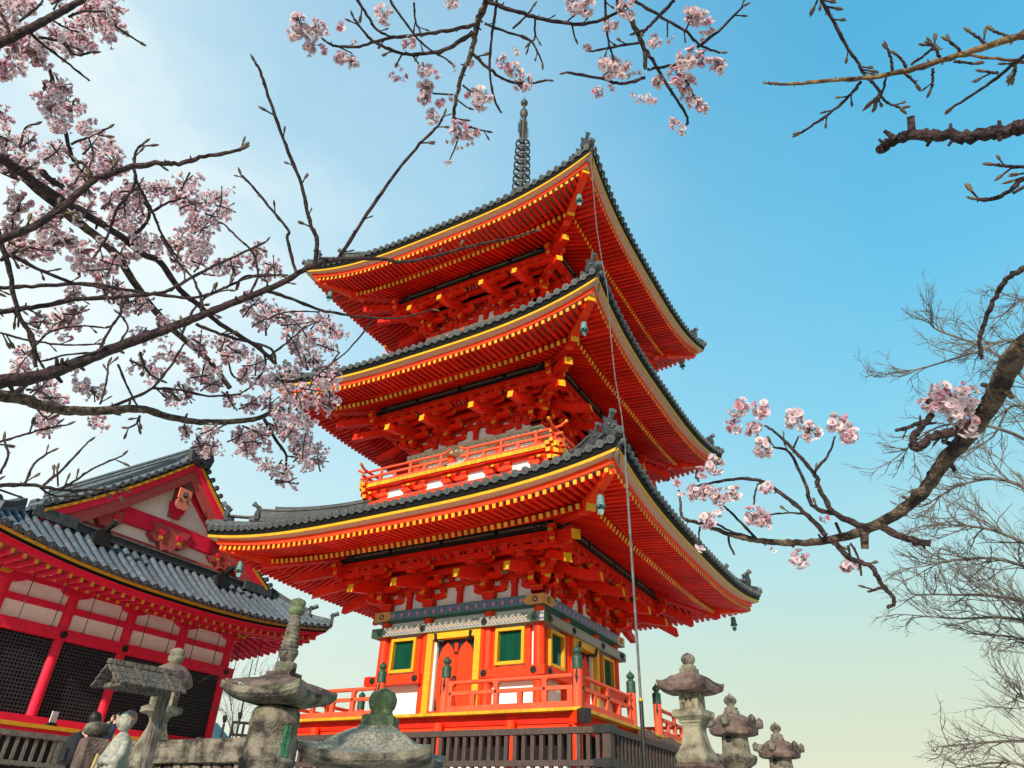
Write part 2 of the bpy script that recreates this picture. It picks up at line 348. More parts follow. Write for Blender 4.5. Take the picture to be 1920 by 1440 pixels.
# ------------------------------------------------------------------ the pagoda
PAG = thing('pagoda', 'tall vermilion three storey pagoda with sweeping tiled eaves and a bronze spire', 'pagoda')
H_B = 1.44
class Sto: pass
def storey(a, dp, zp, de, ze, e, R, dt, zt):
    s = Sto(); s.a = a; s.dp = dp; s.zp = zp; s.de = de; s.ze = ze; s.e = e; s.R = R; s.dt = dt; s.zt = zt; s.z0 = zp-H_B; return s
S1 = storey(2.70, 3.84, 5.88, 6.70, 5.87, 6.85, .42, 3.30, 7.72)
S2 = storey(2.44, 3.58, 11.47, 6.08, 11.54, 6.32, .52, 3.20, 13.05)
S3 = storey(2.32, 3.46, 16.75, 5.98, 16.90, 6.25, .62, .45, 21.6)

def eave_point(S, t, d, z, fade=1.0):           # swept round the square, mitred at the hips
    D = d+(S.e-S.de); return (t*D, -(d+(S.e-S.de)*abs(t)**3), z+S.R*fade*abs(t)**3.2)
def sweep(mb, S, prof, mats, nt_=44, smooth=True):
    vs = []; fs = []; ml = []; k = len(prof)
    for i in range(nt_+1):
        t = -1+2*i/nt_
        t = math.copysign(1-(1-abs(t))**1.15, t)
        for p in prof: vs.append(eave_point(S, t, S.de+p[0], S.ze+p[1], p[2] if len(p) > 2 else 1))
    for i in range(nt_):
        for j in range(k-1):
            fs.append((i*k+j, i*k+j+1, (i+1)*k+j+1, (i+1)*k+j)); ml.append(mats[j])
    mb.add(vs, fs, ml, smooth)
def rise(S, s): return S.R*min(1, abs(s)/S.e)**3.2

def build_eaves(S, name_label):
    # tiles of one roof side, its edge, its two rafter rows
    roof = MB(); ridge_d = S.dt
    def surf(a, b):
        t = -1+2*a; d0 = S.de+.08; d = d0+(S.dt-d0)*b
        D = d+(S.e-S.de)*(1-b); z0 = S.ze+.24
        z = z0+(S.zt-z0)*(.66*b+.34*b*b)+S.R*abs(t)**3.2*(1-b)**1.6
        return (t*D, -(d+(S.e-S.de)*abs(t)**3*(1-b)), z-.03)
    roof.grid(surf, 40, 10, TIL)
    n = int((S.e)*2/.283); sp = 2*(S.e-.10)/(n-1)
    ends = MB()
    for i in range(n):
        s = -(S.e-.10)+sp*i; pts = []
        for q in range(9):
            b = q/8*.999
            d0 = S.de+.12
            D = (d0+(S.dt-d0)*b)+(S.e-S.de)*(1-b)
            if abs(s) > D+.02: break
            t = max(-1, min(1, s/D)); p = surf((t+1)/2, b); pts.append(Vector((s, p[1]-(.04 if q == 0 else 0), p[2]+.05)))
        if len(pts) < 2:
            pts = pts+[pts[0]+Vector((0, .12, .05))] if pts else []
        if not pts: continue
        d = (pts[0]-pts[1]).normalized()
        roof.tube(pts, .088, 7, TIL, cap=False)
        ends.tube([pts[0]-d*.02, pts[0]+d*.045], .100, 12, TILP); ends.cyl(pts[0]+d*.046, pts[0]+d*.05, .078, .078, 12, TILE)
        ends.cyl(pts[0]+d*.05, pts[0]+d*.062, .028, .028, 6, TILE)
        if i < n-1:                               # pan tile lip sagging between the round ends
            m0 = pts[0]+Vector((sp*.5, 0, rise(S, s+sp/2)-rise(S, s)-.028))
            ends.prism([(-.11, .05), (-.055, -.015), (0, -.035), (.055, -.015), (.11, .05)], m0, (1, 0, 0), (0, 0, 1), .05, TIL)
    ro = roof.build('tile_roof_side', PAG)
    eo = ends.build('eave_tile_row', ro)
    edge = MB()
    sweep(edge, S, [(-.34, -.215), (-.19, -.225), (-.20, -.062), (0, -.036), (.028, -.034), (.030, .052), (.055, .056), (.085, .20), (-.30, .30)],
          [ORG, ORG, SOF, YEL, YEL, BLK, BLK, TIL], 44, False)
    go = edge.build('eave_board', ro)
    fl = MB(); n = int(2*S.e/.205); sp = .205
    zc = lambda d: (S.ze-.29)+(S.de-.2-d)*.10
    for i in range(-n//2, n//2+1):
        s = (i+.5)*sp
        if abs(s) > S.de-.18: continue
        k = (abs(s)/S.e)**3; out = S.de-.2+(S.e-S.de)*k; inn = max(S.de-1.30, abs(s)-.06)
        if out-inn < .08: continue
        r = rise(S, s)
        fl.beam((s, -inn, zc(inn)+r*.92), (s, -out, zc(S.de-.2)+r), .095, .118, RED, None, YEL)
    sweep(fl, S, [(-1.32, -.29+.11+.064, .95), (-.22, -.225, 1)], [SOF], 44, True)
    fo = fl.build('flying_rafter_row', ro)
    br = MB(); d1 = S.de-1.14; zt = S.ze-.40; zi = S.zp+.37
    for i in range(-n//2, n//2+1):
        s = (i+.5)*sp
        if abs(s) > d1-.1: continue
        inn = max(S.dp-.05, abs(s)-.06)
        f = max(0, (d1-inn)/(d1-S.dp))
        r = rise(S, s)
        br.beam((s, -inn, zt+(zi-zt)*f+r*(1-f)), (s, -d1, zt+r), .105, .135, RED, None, YEL)
    sweep(br, S, [(S.dp-S.de-.1, zi-S.ze+.10, 0), (-1.14, -.325, 1), (-1.10, -.325, 1), (-1.10, -.235, 1), (-1.36, -.15, 1)], [RED, RED, RED, RED], 44, False)
    bo = br.build('base_rafter_row', ro)
    four(ro, PAG, (eo, go, fo, bo))
    # hips: rafters below, ridge of tiles with demon-face end tiles above (one corner, then three copies)
    hp = MB(); q = 1/sqrt(2); cs = S.e-.15
    def dg(d, z): return (d, -d, z)
    i0 = S.dp-.55
    hp.beam(dg(i0, zi+.10), dg(S.de-1.08, zt+S.R*.42-.05), .26, .30, RED, None, YEL)
    hp.beam(dg(S.de-1.5, S.ze-.20), dg(S.e-.34, S.ze+S.R*.80-.22), .24, .27, ORG, None, YEL)
    hp.beam(dg(S.de-.55, S.ze+S.R*.66-.075), dg(S.e-.32, S.ze+S.R*.80-.065), .28, .03, BLK)
    ho = hp.build('hip_rafter', PAG); four(ho, PAG)
    rg = MB()
    zr = lambda d: surf(0.9999, max(0, min(1, (S.e+.08-d)/(S.e+.08-S.dt))))[2]
    def run(d_in, d_out, lift, wd, ht, m):
        pts = []
        for i in range(9):
            d = d_in+(d_out-d_in)*i/8; pts.append(Vector((d, -d, zr(d)+lift+(.10*(i/8)**4))))
        for a, b in zip(pts[:-1], pts[1:]): rg.beam(a, b+(b-a)*.02, wd, ht, m)
        return pts[-1], (pts[-1]-pts[-2]).normalized()
    run(S.dt, S.e+.0, .08, .26, .22, TIL)
    run(S.dt, S.e-.75, .26, .22, .16, TIL); e1 = run(S.dt, S.e-.30, .36, .17, .05, TILP)
    e2 = run(S.dt, S.e-.95, .40, .24, .24, TIL); run(S.dt, S.e-.95, .54, .30, .05, TILP)
    run(S.dt, S.e-1.25, .60, .15, .10, TIL)
    def demon(p, d, sc):
        o = Vector(p); sd = Vector((q, q, 0)); up = Vector((0, 0, 1)); n_ = Vector((q, -q, 0))
        rg.prism([(-.20*sc, -.26*sc), (.20*sc, -.26*sc), (.25*sc, -.05*sc), (.17*sc, .17*sc), (.21*sc, .30*sc), (.08*sc, .22*sc), (0, .28*sc), (-.08*sc, .22*sc), (-.21*sc, .30*sc), (-.17*sc, .17*sc), (-.25*sc, -.05*sc)], o, sd, up, .12, TIL)
        for a in (-.08, .08): rg.ball(o+n_*.07+sd*a*sc+up*.06*sc, .045*sc, TILP, 6)
        rg.ball(o+n_*.08-up*.03*sc, .06*sc, TIL, 6)
        rg.tube([o+n_*.07+sd*(-.12*sc)-up*.12*sc, o+n_*.1-up*.16*sc, o+n_*.07+sd*.12*sc-up*.12*sc], .025*sc, 5, TILP)
        b0 = o+up*.20*sc-n_*.10; b1 = o+up*.44*sc+n_*.24*sc
        rg.tube([b0, b0+(b1-b0)*.75, b0+(b1-b0)*.9, b1], [.075*sc, .080*sc, .105*sc, .112*sc], 12, TILP)
        dd = (b1-b0).normalized(); rg.cyl(b1+dd*.002, b1+dd*.006, .085*sc, .085*sc, 12, TILE)
    demon(e2[0]+Vector((.05, -.05, .0)), e2[1], .8); demon(e1[0]+Vector((.05, -.05, .02)), e1[1], .85)
    p = Vector((S.e+.02, -S.e-.02, zr(S.e)+.16)); n_ = Vector((q, -q, .25))
    rg.tube([p-n_*.4-Vector((0, 0, .05)), p+n_*.02, p+n_*.16], [.085, .095, .115], 12, TILP); rg.cyl(p+n_*.165, p+n_*.17, .088, .088, 12, TILE)
    rgo = rg.build('hip_ridge', PAG); four(rgo, PAG)
    return ro

def armpoly(L, h=.17, end=.16):                     # bracket arm seen from the side, curved up to both ends
    hl = L/2
    return [(-hl, h), (-hl, h*.42), (-hl+.05, h*.22), (-hl+.12, h*.06), (-hl+end+.06, 0), (hl-end-.06, 0), (hl-.12, h*.06), (hl-.05, h*.22), (hl, h*.42), (hl, h)]
AE = {0: YEL, 8: YEL}
def outpoly(L, h=.17, tail=.22):                    # arm reaching outward: square at the wall, curved at its end
    return [(-tail, h), (-tail, 0), (L-.24, 0), (L-.12, h*.10), (L-.05, h*.28), (L, h*.5), (L, h)]
OE = {5: YEL}
def block(mb, c, w_=.21, h=.13):
    x, y, z = c
    mb.box((x, y, z+h*.27), (w_, w_, h*.54), RED, .74, 1.0); mb.box((x, y, z+h*.77), (w_, w_, h*.46), RED)
    mb.box((x, y, z+h*.985), (w_*1.03, w_*1.03, .008), YEL)

def build_brackets(S):
    a = S.a; z0 = S.z0; k = a/2.70; cols = [-a, -1.08*k, 1.08*k, a]
    wall = MB()
    wall.box((0, -a+.06, z0+.72), (2*a-.12, .08, 1.44), PLA)
    L = 2*a
    for h0, h1 in ((.60, .76), (.90, 1.06), (1.18, 1.44)): wall.box((-.08, -a, z0+(h0+h1)/2), (L-.001, .16, h1-h0), RED)
    x = -a+.25
    while x < a-.1:                                        # half-round pale gaps between beam blocks
        for h in (.78, 1.08): block(wall, (x, -a-.01, z0+h), .19, .12)
        x += .42*k
    for c in ((cols[0]+cols[1])/2, 0, (cols[2]+cols[3])/2): # struts between sets
        wall.box((c, -a-.03, z0+.22), (.17, .12, .44), RED); block(wall, (c, -a-.03, z0+.44), .24, .15)
    for h0, h1, o in ((.90, 1.05, .40), (1.10, 1.24, .76)): wall.box((-.06, -a-o, z0+(h0+h1)/2), (2*(a+o)-.001, .12, h1-h0), RED)
    wo = wall.build('bracket_wall', PAG); four(wo, PAG)
    lat = MB()                                            # sloping ceiling with pale ribs between wall and purlin
    lat.add([(-a-.5, -a-.5, z0+1.20), (a+.5, -a-.5, z0+1.20), (a+1.05, -a-1.05, z0+1.42), (-a-1.05, -a-1.05, z0+1.42)], [(0, 1, 2, 3)], RED)
    xs = -a-.6
    while xs < a+.6:
        lat.tube([(xs, -a-.72, z0+1.255), (xs, -a-.86, z0+1.27), (xs, -a-1.0, z0+1.37)], .028, 5, RIBW); xs += .155
    lo_ = lat.build('ribbed_ceiling', PAG); four(lo_, PAG)
    bm = MB()                                             # beam carried by the outer brackets
    bm.box((-.06, -a-1.14, z0+1.32), (2*(a+1.14)-.001, .12, .20), RED)
    x = -a-1.0
    while x < a+1.05: bm.box((x, -a-1.14, z0+1.15), (.15, .145, .10), RED, .8, 1); x += .36
    bo = bm.build('carrying_beam', PAG); four(bo, PAG)
    pu = MB(); pu.box((-.10, -S.dp, S.zp+.15), (2*S.dp-.001, .20, .30), DGR)
    for zz in (.12, .155): pu.box((0, -S.dp-.102, S.zp+zz), (2*S.dp-1.0, .006, .006), SOF)
    for c in (-S.dp*.5, 0, S.dp*.5): pu.ball((c, -S.dp-.09, S.zp+.15), .085, BLK, 6, 1, .4, 1)
    for c in (-S.dp+.35, S.dp-.45):
        for i in range(9): pu.ball((c+random.uniform(-.28, .28), -S.dp-.1, S.zp+.15+random.uniform(-.1, .1)), random.uniform(.03, .055), BRZ, 5, 1.6, .3, .8)
    po = pu.build('purlin', PAG); four(po, PAG)
    # one bracket set, copied along the side
    b = MB(); Y = (0, -1, 0); Z = (0, 0, 1); X = (1, 0, 0)
    b.box((0, 0, .075), (.40, .40, .15), RED, .72, 1); b.box((0, 0, .205), (.40, .40, .11), RED)
    b.box((0, 0, .263), (.405, .405, .008), YEL)
    b.prism(armpoly(1.14), (0, 0, .27), X, Z, .17, RED, AE)
    b.prism(outpoly(.52), (0, 0, .27), Y, Z, .17, RED, OE)
    for p in ((-.46, 0), (.46, 0), (0, .40), (0, 0)): block(b, (p[0], -p[1], .44))
    b.prism(outpoly(.90), (0, 0, .58), Y, Z, .16, RED, OE)
    b.prism(armpoly(1.16), (0, -.40, .58), X, Z, .16, RED, AE)
    for p in ((-.47, .40), (.47, .40), (0, .40), (0, .78)): block(b, (p[0], -p[1], .75))
    b.prism(armpoly(1.0, .15), (0, -.78, .95), X, Z, .15, RED, AE)
    b.prism([(-.05, .14), (-.05, 0), (.8, 0), (1.02, .05), (1.06, .14)], (0, 0, .92), Y, Z, .14, RED, {3: YEL})
    block(b, (0, -1.14, .80), .23, .15)
    b.prism(armpoly(1.20, .15), (0, -1.14, .95), X, Z, .16, RED, AE)
    for p in (-.50, 0, .50): block(b, (p, -1.14, 1.10), .20, .12)
    bo = b.build('bracket_set', PAG); bo.location = (cols[0], -a, z0)
    t = MB(); t.prism([(-.2, 1.17), (-.2, .93), (.6, .68), (1.25, .36), (1.94, .22), (1.90, .46), (1.25, .64), (.6, .92)], (0, 0, 0), Y, Z, .19, RED, {4: YEL})
    to = t.build('tail_rafter', bo)
    for kk in range(4):
        for i, c in enumerate(cols):
            if kk == 0 and i == 0: continue
            v = Matrix.Rotation(kk*pi/2, 3, 'Z') @ Vector((c, -a, z0))
            o = dup(bo, PAG, kk*pi/2, v); dup(to, o)
    # diagonal set at the corner
    d = MB(); q = 1/sqrt(2); Yd = (q, -q, 0); o0 = Vector((a, -a, z0)); Xd = (q, q, 0)
    d.prism(outpoly(.74), o0+Vector((0, 0, .272)), Yd, Z, .17, RED, OE); block(d, o0+Vector((.40, -.40, .44)), .24)
    d.prism(outpoly(1.28), o0+Vector((0, 0, .582)), Yd, Z, .17, RED, OE); block(d, o0+Vector((.78, -.78, .75)), .24)
    d.prism([(-.2, 1.22), (-.2, .96), (1.2, .74), (2.44, .26), (2.38, .52), (1.2, 1.0)], o0, Yd, Z, .22, RED, {3: YEL})
    block(d, o0+Vector((1.14, -1.14, .86)), .26, .16)
    d.prism([(0.2, 1.60), (0.2, 1.34), (1.9, 1.02), (3.06, .66), (3.02, .94), (1.9, 1.30)], o0, Yd, Z, .24, RED, {3: YEL})
    for s_ in (-1, 1):                                   # curled bracket ends either side of the corner
        for h, L in ((.95, .62), (1.16, .80)):
            ux = (0, -1, 0) if s_ < 0 else (1, 0, 0)
            c = o0+(Vector((1.14, 0, h)) if s_ < 0 else Vector((0, -1.14, h)))
            d.prism(outpoly(1.14+L*.6, .15), c, ux, Z, .15, RED, OE)
            block(d, c+Vector(ux)*(1.14+L*.45)+Vector((0, 0, .15)), .2, .12)
    do = d.build('corner_bracket', PAG); four(do, PAG)

def build_body(S, zfl, mA, mB, first=False):
    a = S.a; z0 = S.z0; k = a/2.70; cx = [-a, -1.08*k, 1.08*k, a]
    c = MB(); r = .155 if first else .15
    c.tube([(0, 0, zfl), (0, 0, z0-.28)], r, 18, ORG); co = c.build('column', PAG, (-a, -a, 0))
    for kk in range(4):
        for x in cx[1:]:
            v = Matrix.Rotation(kk*pi/2, 3, 'Z') @ Vector((x, -a, 0)); dup(co, PAG, kk*pi/2, v)
    w_ = MB(); w_.box((0, -a+.10, (zfl+z0)/2), (2*a-.2, .08, z0-zfl), PLA); wo = w_.build('wall_panel', PAG); four(wo, PAG)
    d1 = a+.10
    u_ = MB(); wd = .38; u_.box((0, -d1, z0-.14), (2*d1+wd, wd, .28), mA) if False else u_.box((-wd/2, -d1, z0-.14), (2*d1-.001, wd, .28), mA)
    uo = u_.build('painted_plate_beam', PAG)
    dd = d1+wd/2; gs = []
    if first:
        for s_ in (-1, 1):
            x0 = s_*dd; g_ = MB()
            g_.prism([(x0, -.142), (x0-s_*.52, -.142), (x0-s_*.60, -.07), (x0-s_*.70, 0), (x0-s_*.60, .07), (x0-s_*.52, .142), (x0, .142)], (0, -dd-.002, z0-.14), (1, 0, 0), (0, 0, 1), .012, GOLD)
            g_.cyl((x0-s_*.28, -dd-.008, z0-.14), (x0-s_*.28, -dd-.02, z0-.14), .085, .085, 14, BRZ)
            g_.cyl((x0-s_*.28, -dd-.02, z0-.14), (x0-s_*.28, -dd-.03, z0-.14), .045, .035, 10, GOLD)
            gs.append(g_.build('gilt_end_fitting', uo))
    four(uo, PAG, gs)
    wd2 = .13; d2 = a+.24; zb = z0-.62 if first else z0-.80; hh = .26 if first else .22
    l_ = MB(); l_.box((-wd2/2, -d2, zb), (2*d2+.02, wd2, hh), mB); lo_ = l_.build('painted_tie_beam', PAG)
    dd = d2+wd2/2; fs_ = []
    if first:
        for s_ in (-1, 1):
            x0 = s_*(dd+.01); f_ = MB()
            f_.prism([(x0, -.132), (x0-s_*.42, -.132), (x0-s_*.50, -.05), (x0-s_*.60, 0), (x0-s_*.50, .05), (x0-s_*.42, .132), (x0, .132)], (0, -dd-.003, zb), (1, 0, 0), (0, 0, 1), .010, CAPG)
            fs_.append(f_.build('green_end_panel', lo_))
    for x in cx:
        f_ = MB(); f_.tube([(x, -dd-.0, zb), (x, -dd-.035, zb)], .10, 6, IRON, smooth=False); f_.tube([(x, -dd-.035, zb), (x, -dd-.075, zb)], [.055, .02], 6, IRON); fs_.append(f_.build('iron_boss', lo_))
    four(lo_, PAG, fs_)
for S in (S1, S2, S3): build_eaves(S, ''); build_brackets(S)
P_A = patmat('painted_flower_band', pat_flower(S1.z0-.14, .28))
P_B = patmat('painted_hexagon_band', pat_hex(S1.z0-.62, .26, [(.04, .22, .12), (.03, .05, .32), (.22, .15, .08), (.03, .05, .32), (.04, .22, .12)]))
P_C2 = patmat('painted_diamond_band', pat_diamond(S2.z0-.14, .28)); P_D2 = patmat('painted_key_band', pat_key(S2.z0-.80, .22))
P_C3 = patmat('upper_painted_diamond_band', pat_diamond(S3.z0-.14, .28)); P_D3 = patmat('upper_painted_key_band', pat_key(S3.z0-.80, .22))
build_body(S1, 1.30, P_A, P_B, True)
build_body(S2, 8.55, P_C2, P_D2)
build_body(S3, 13.86, P_C3, P_D3)

# ---- ground storey walls: doors, shuttered windows, sill rails
fd = -2.79                                     # face of the frames
for sgn in (-1, 1):
    cx = sgn*1.85
    for x, wz in ((cx-.535, .13), (cx+.535, .13)): f = MB(); f.box((x, fd+.10, 3.11), (wz, .16, 1.16), ORG); four(f.build('window_jamb', PAG), PAG)
    wn = MB()
    for x in (cx-.42, cx+.42): wn.box((x, fd, 3.14), (.085, .16, .98), YEL)
    for z in (2.69, 3.59): wn.box((cx, fd+.001, z), (.755, .162, .085), YEL)
    wo = wn.build('window_frame', PAG)
    sl = MB(); sl.box((cx, fd+.09, 3.14), (.76, .03, .82), GRN)
    for i in range(13): sl.prism([(-.027, 0), (0, .055), (.027, 0)], (cx-.35+i*.0583, fd+.075, 3.14), (1, 0, 0), (0, -1, 0), .82, GRN)
    so = sl.build('slatted_shutter', wo); four(wo, PAG, (so,))
dr = MB()
for s_ in (-1, 1):
    dr.box((s_*.83, fd-.03, 2.56), (.20, .22, 2.26), YEL); dr.box((s_*.975, fd-.01, 2.56), (.09, .18, 2.26), ORG)
    dr.box((s_*.69, fd+.05, 2.50), (.075, .10, 2.05), PLA)
dr.box((0, fd-.029, 3.59), (1.458, .22, .20), YEL); dr.box((0, fd-.01, 3.73), (2.04, .18, .09), ORG); dr.box((0, fd-.02, 1.47), (1.86, .2, .16), ORG)
do = dr.build('door_frame', PAG)
subs = []
for s_ in (-1, 1):
    p = MB(); cx = s_*.325
    p.box((cx, fd+.13, 2.52), (.62, .06, 1.94), IRON)
    pts = [(-.27, -.94), (-.29, -.6), (-.29, .46), (-.25, .52), (-.24, .60), (-.19, .70), (-.13, .78), (-.05, .84), (-.02, .89), (0, .91), (.02, .89), (.05, .84), (.13, .78), (.19, .70), (.24, .60), (.25, .52), (.29, .46), (.29, -.6), (.27, -.94)]
    pts = [(-.20, -.95), (-.29, -.52)]+pts[2:-2]+[(.29, -.52), (.20, -.95)]
    p.prism(pts, (cx, fd+.09, 2.52), (1, 0, 0), (0, 0, 1), .03, ORG)
    p.box((s_*.03, fd+.07, 2.53), (.05, .04, 1.7), ORG)
    for z in (3.1, 2.45): p.ball((s_*.03, fd+.045, z), .035, IRON, 6)
    p.box((s_*.05, fd+.04, 2.30), (.06, .03, .22), IRON)
    subs.append(p.build('door_leaf', do))
    k = MB(); k.tube([(s_*.58, fd-.08, 3.44), (s_*.60, fd-.17, 3.46), (s_*.60, fd-.20, 3.56), (s_*.62, fd-.19, 3.63)], [.05, .045, .035, .05], 7, IRON); k.tube([(s_*.40, fd-.03, 3.43), (s_*.6, fd-.12, 3.45)], .035, 6, IRON)
    subs.append(k.build('door_hook', do))
four(do, PAG, subs)
SR = []
for s_ in (-1, 1):
    sr = MB()
    x0, x1 = sorted((s_*1.02, s_*3.04)); sr.box(((x0+x1)/2, -2.93 if s_ < 0 else -2.932, 2.43), (x1-x0, .22, .25), ORG)
    so = sr.build('sill_rail', PAG); SR = []
    gr_ = MB(); gr_.box((s_*1.85, -2.74, 1.42), (1.7, .14, .14), ORG); four(gr_.build('ground_sill', PAG), PAG)
    for x in (s_*1.17, s_*2.72):
        bs = MB(); bs.tube([(x, -3.04, 2.43), (x, -3.075, 2.43)], .10, 6, IRON, smooth=False); bs.tube([(x, -3.075, 2.43), (x, -3.11, 2.43)], [.055, .02], 6, IRON); SR.append(bs.build('iron_boss', so))
    four(so, PAG, SR)
for x in (-2.40, -1.31, 1.31, 2.40): mu = MB(); mu.box((x, fd+.06, 3.11), (.085, .05, 1.1), PLA); four(mu.build('white_mullion', PAG), PAG)

# ---- veranda
VD = 4.92
v = MB()
v.box((-.0, -VD+.9-.0, 1.15), (2*VD, 1.8, .07), YEL) if False else None
vb = MB(); n = 46
for i in range(n):
    x = -VD+(i+.5)*(2*VD/n)
    inner = max(2.6, abs(x)-.0)
    if VD-inner > .05: vb.box((x, -(VD+inner)/2, 1.165), (2*VD/n-.006, VD-inner, .066), YEL)
vo = vb.build('veranda_floor', PAG)
un = MB(); un.box((-.08, -VD+.34, 1.02), (2*(VD-.34)-.001, .16, .22), RED); un.box((-.06, -VD+.36, .86), (2*(VD-.36)-.001, .12, .20), ORG)
uo = un.build('veranda_joist', PAG); four(vo, PAG); four(uo, PAG)
sp = MB(); sp.tube([(0, 0, -.5), (0, 0, .98)], .125, 14, ORG); spo = sp.build('veranda_post', PAG, (-VD+.17, -VD+.17, 0))
for kk in range(4):
    for x in (-3.05, -1.0, 1.0, 3.05, VD-.17):
        o = Matrix.Rotation(kk*pi/2, 3, 'Z') @ Vector((x, -VD+.17, 0)); dup(spo, PAG, 0, o)
no = MB(); q = 1/sqrt(2)
no.beam((VD-.6, -VD+.6, .99), (VD+.12, -VD-.12, .99), .22, .26, ORG); no.beam((VD+.05, -VD-.05, .99), (VD+.24, -VD-.24, .99), .235, .275, IRON)
nb = no.build('corner_beam_end', PAG); four(nb, PAG)
co = MB(); co.box((0, 0, .10), (8.2, 8.2, 1.5), VOID); cob = co.build('under_floor_shade_block', PAG)  # solid block, veranda shade painted as near-black
kb = MB(); kb.box((0, 0, -.2), (8.8, 8.8, .74), PLA, 1, .95); kb.build('plaster_mound', PAG)
def railpost():
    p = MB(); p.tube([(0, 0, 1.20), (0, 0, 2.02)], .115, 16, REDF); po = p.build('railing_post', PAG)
    c = MB(); c.lathe([(.122, 2.00), (.128, 2.02), (.122, 2.05), (.124, 2.10), (.120, 2.12), (.122, 2.17), (.124, 2.26), (.105, 2.30), (.062, 2.32), (.055, 2.335), (.085, 2.355), (.112, 2.40), (.106, 2.44), (.066, 2.485), (.022, 2.52), (.008, 2.57), (.0001, 2.58)], 16, CAPG)
    s = MB(); s.box((-.075, -.088, 1.78), (.02, .03, .36), IRON); s.prism([(0, .22), (.03, .12), (.02, .05), (.04, 0), (0, -.16), (-.035, 0), (-.02, .1)], (.03, -.113, 1.82), (1, 0, 0), (0, 0, 1), .012, IRON)
    return po, c.build('onion_cap', po), s.build('iron_strap', po)
RP = railpost(); first_ = [True]
def put_post(x, y):
    if first_[0]: RP[0].location = (x, y, 0); first_[0] = False; return
    o = dup(RP[0], PAG, 0, (x, y, 0)); dup(RP[1], o); dup(RP[2], o)
def railing(k, g0, g1):
    V = 4.80; T = Matrix.Rotation(k*pi/2, 4, 'Z')
    for a, b in ((-V, g0), (g1, V)):
        m = MB(); m.T = T; x0, x1 = a+.1, b-.1
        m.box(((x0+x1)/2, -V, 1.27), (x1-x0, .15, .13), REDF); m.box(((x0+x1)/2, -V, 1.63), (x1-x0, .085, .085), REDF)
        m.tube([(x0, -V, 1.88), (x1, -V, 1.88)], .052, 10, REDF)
        n_ = max(2, int(round((x1-x0)/.72)))
        for i in range(n_+1):
            x = x0+.08+(x1-x0-.16)*i/n_
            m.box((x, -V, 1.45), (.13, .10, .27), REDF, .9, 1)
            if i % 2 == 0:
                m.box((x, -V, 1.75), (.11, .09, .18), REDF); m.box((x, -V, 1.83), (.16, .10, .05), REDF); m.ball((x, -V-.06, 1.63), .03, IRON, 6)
        m.build('railing', PAG)
railing(0, -.92, 1.16); railing(1, -1.40, .62); railing(2, -1.0, 1.0); railing(3, -1.0, 1.0)
for x, y in ((4.8, -4.8), (1.16, -4.8), (-.92, -4.8), (-4.8, -4.8), (4.8, -1.40), (4.8, .62), (4.8, 4.8), (-4.8, 4.8), (-4.8, 1), (-4.8, -1)): put_post(x, y)
st = MB()
for y in (-1.25, .45): st.prism([(0, 1.12), (.32, 1.12), (2.0, -.45), (1.5, -.45), (0, .78)], (4.9, y, 0), (1, 0, 0), (0, 0, 1), .09, WOOD)
for i in range(6): st.box((5.14+.25*i, -.4, .92-.235*i), (.30, 1.6, .05), WOODG)
st.build('veranda_stair', PAG)

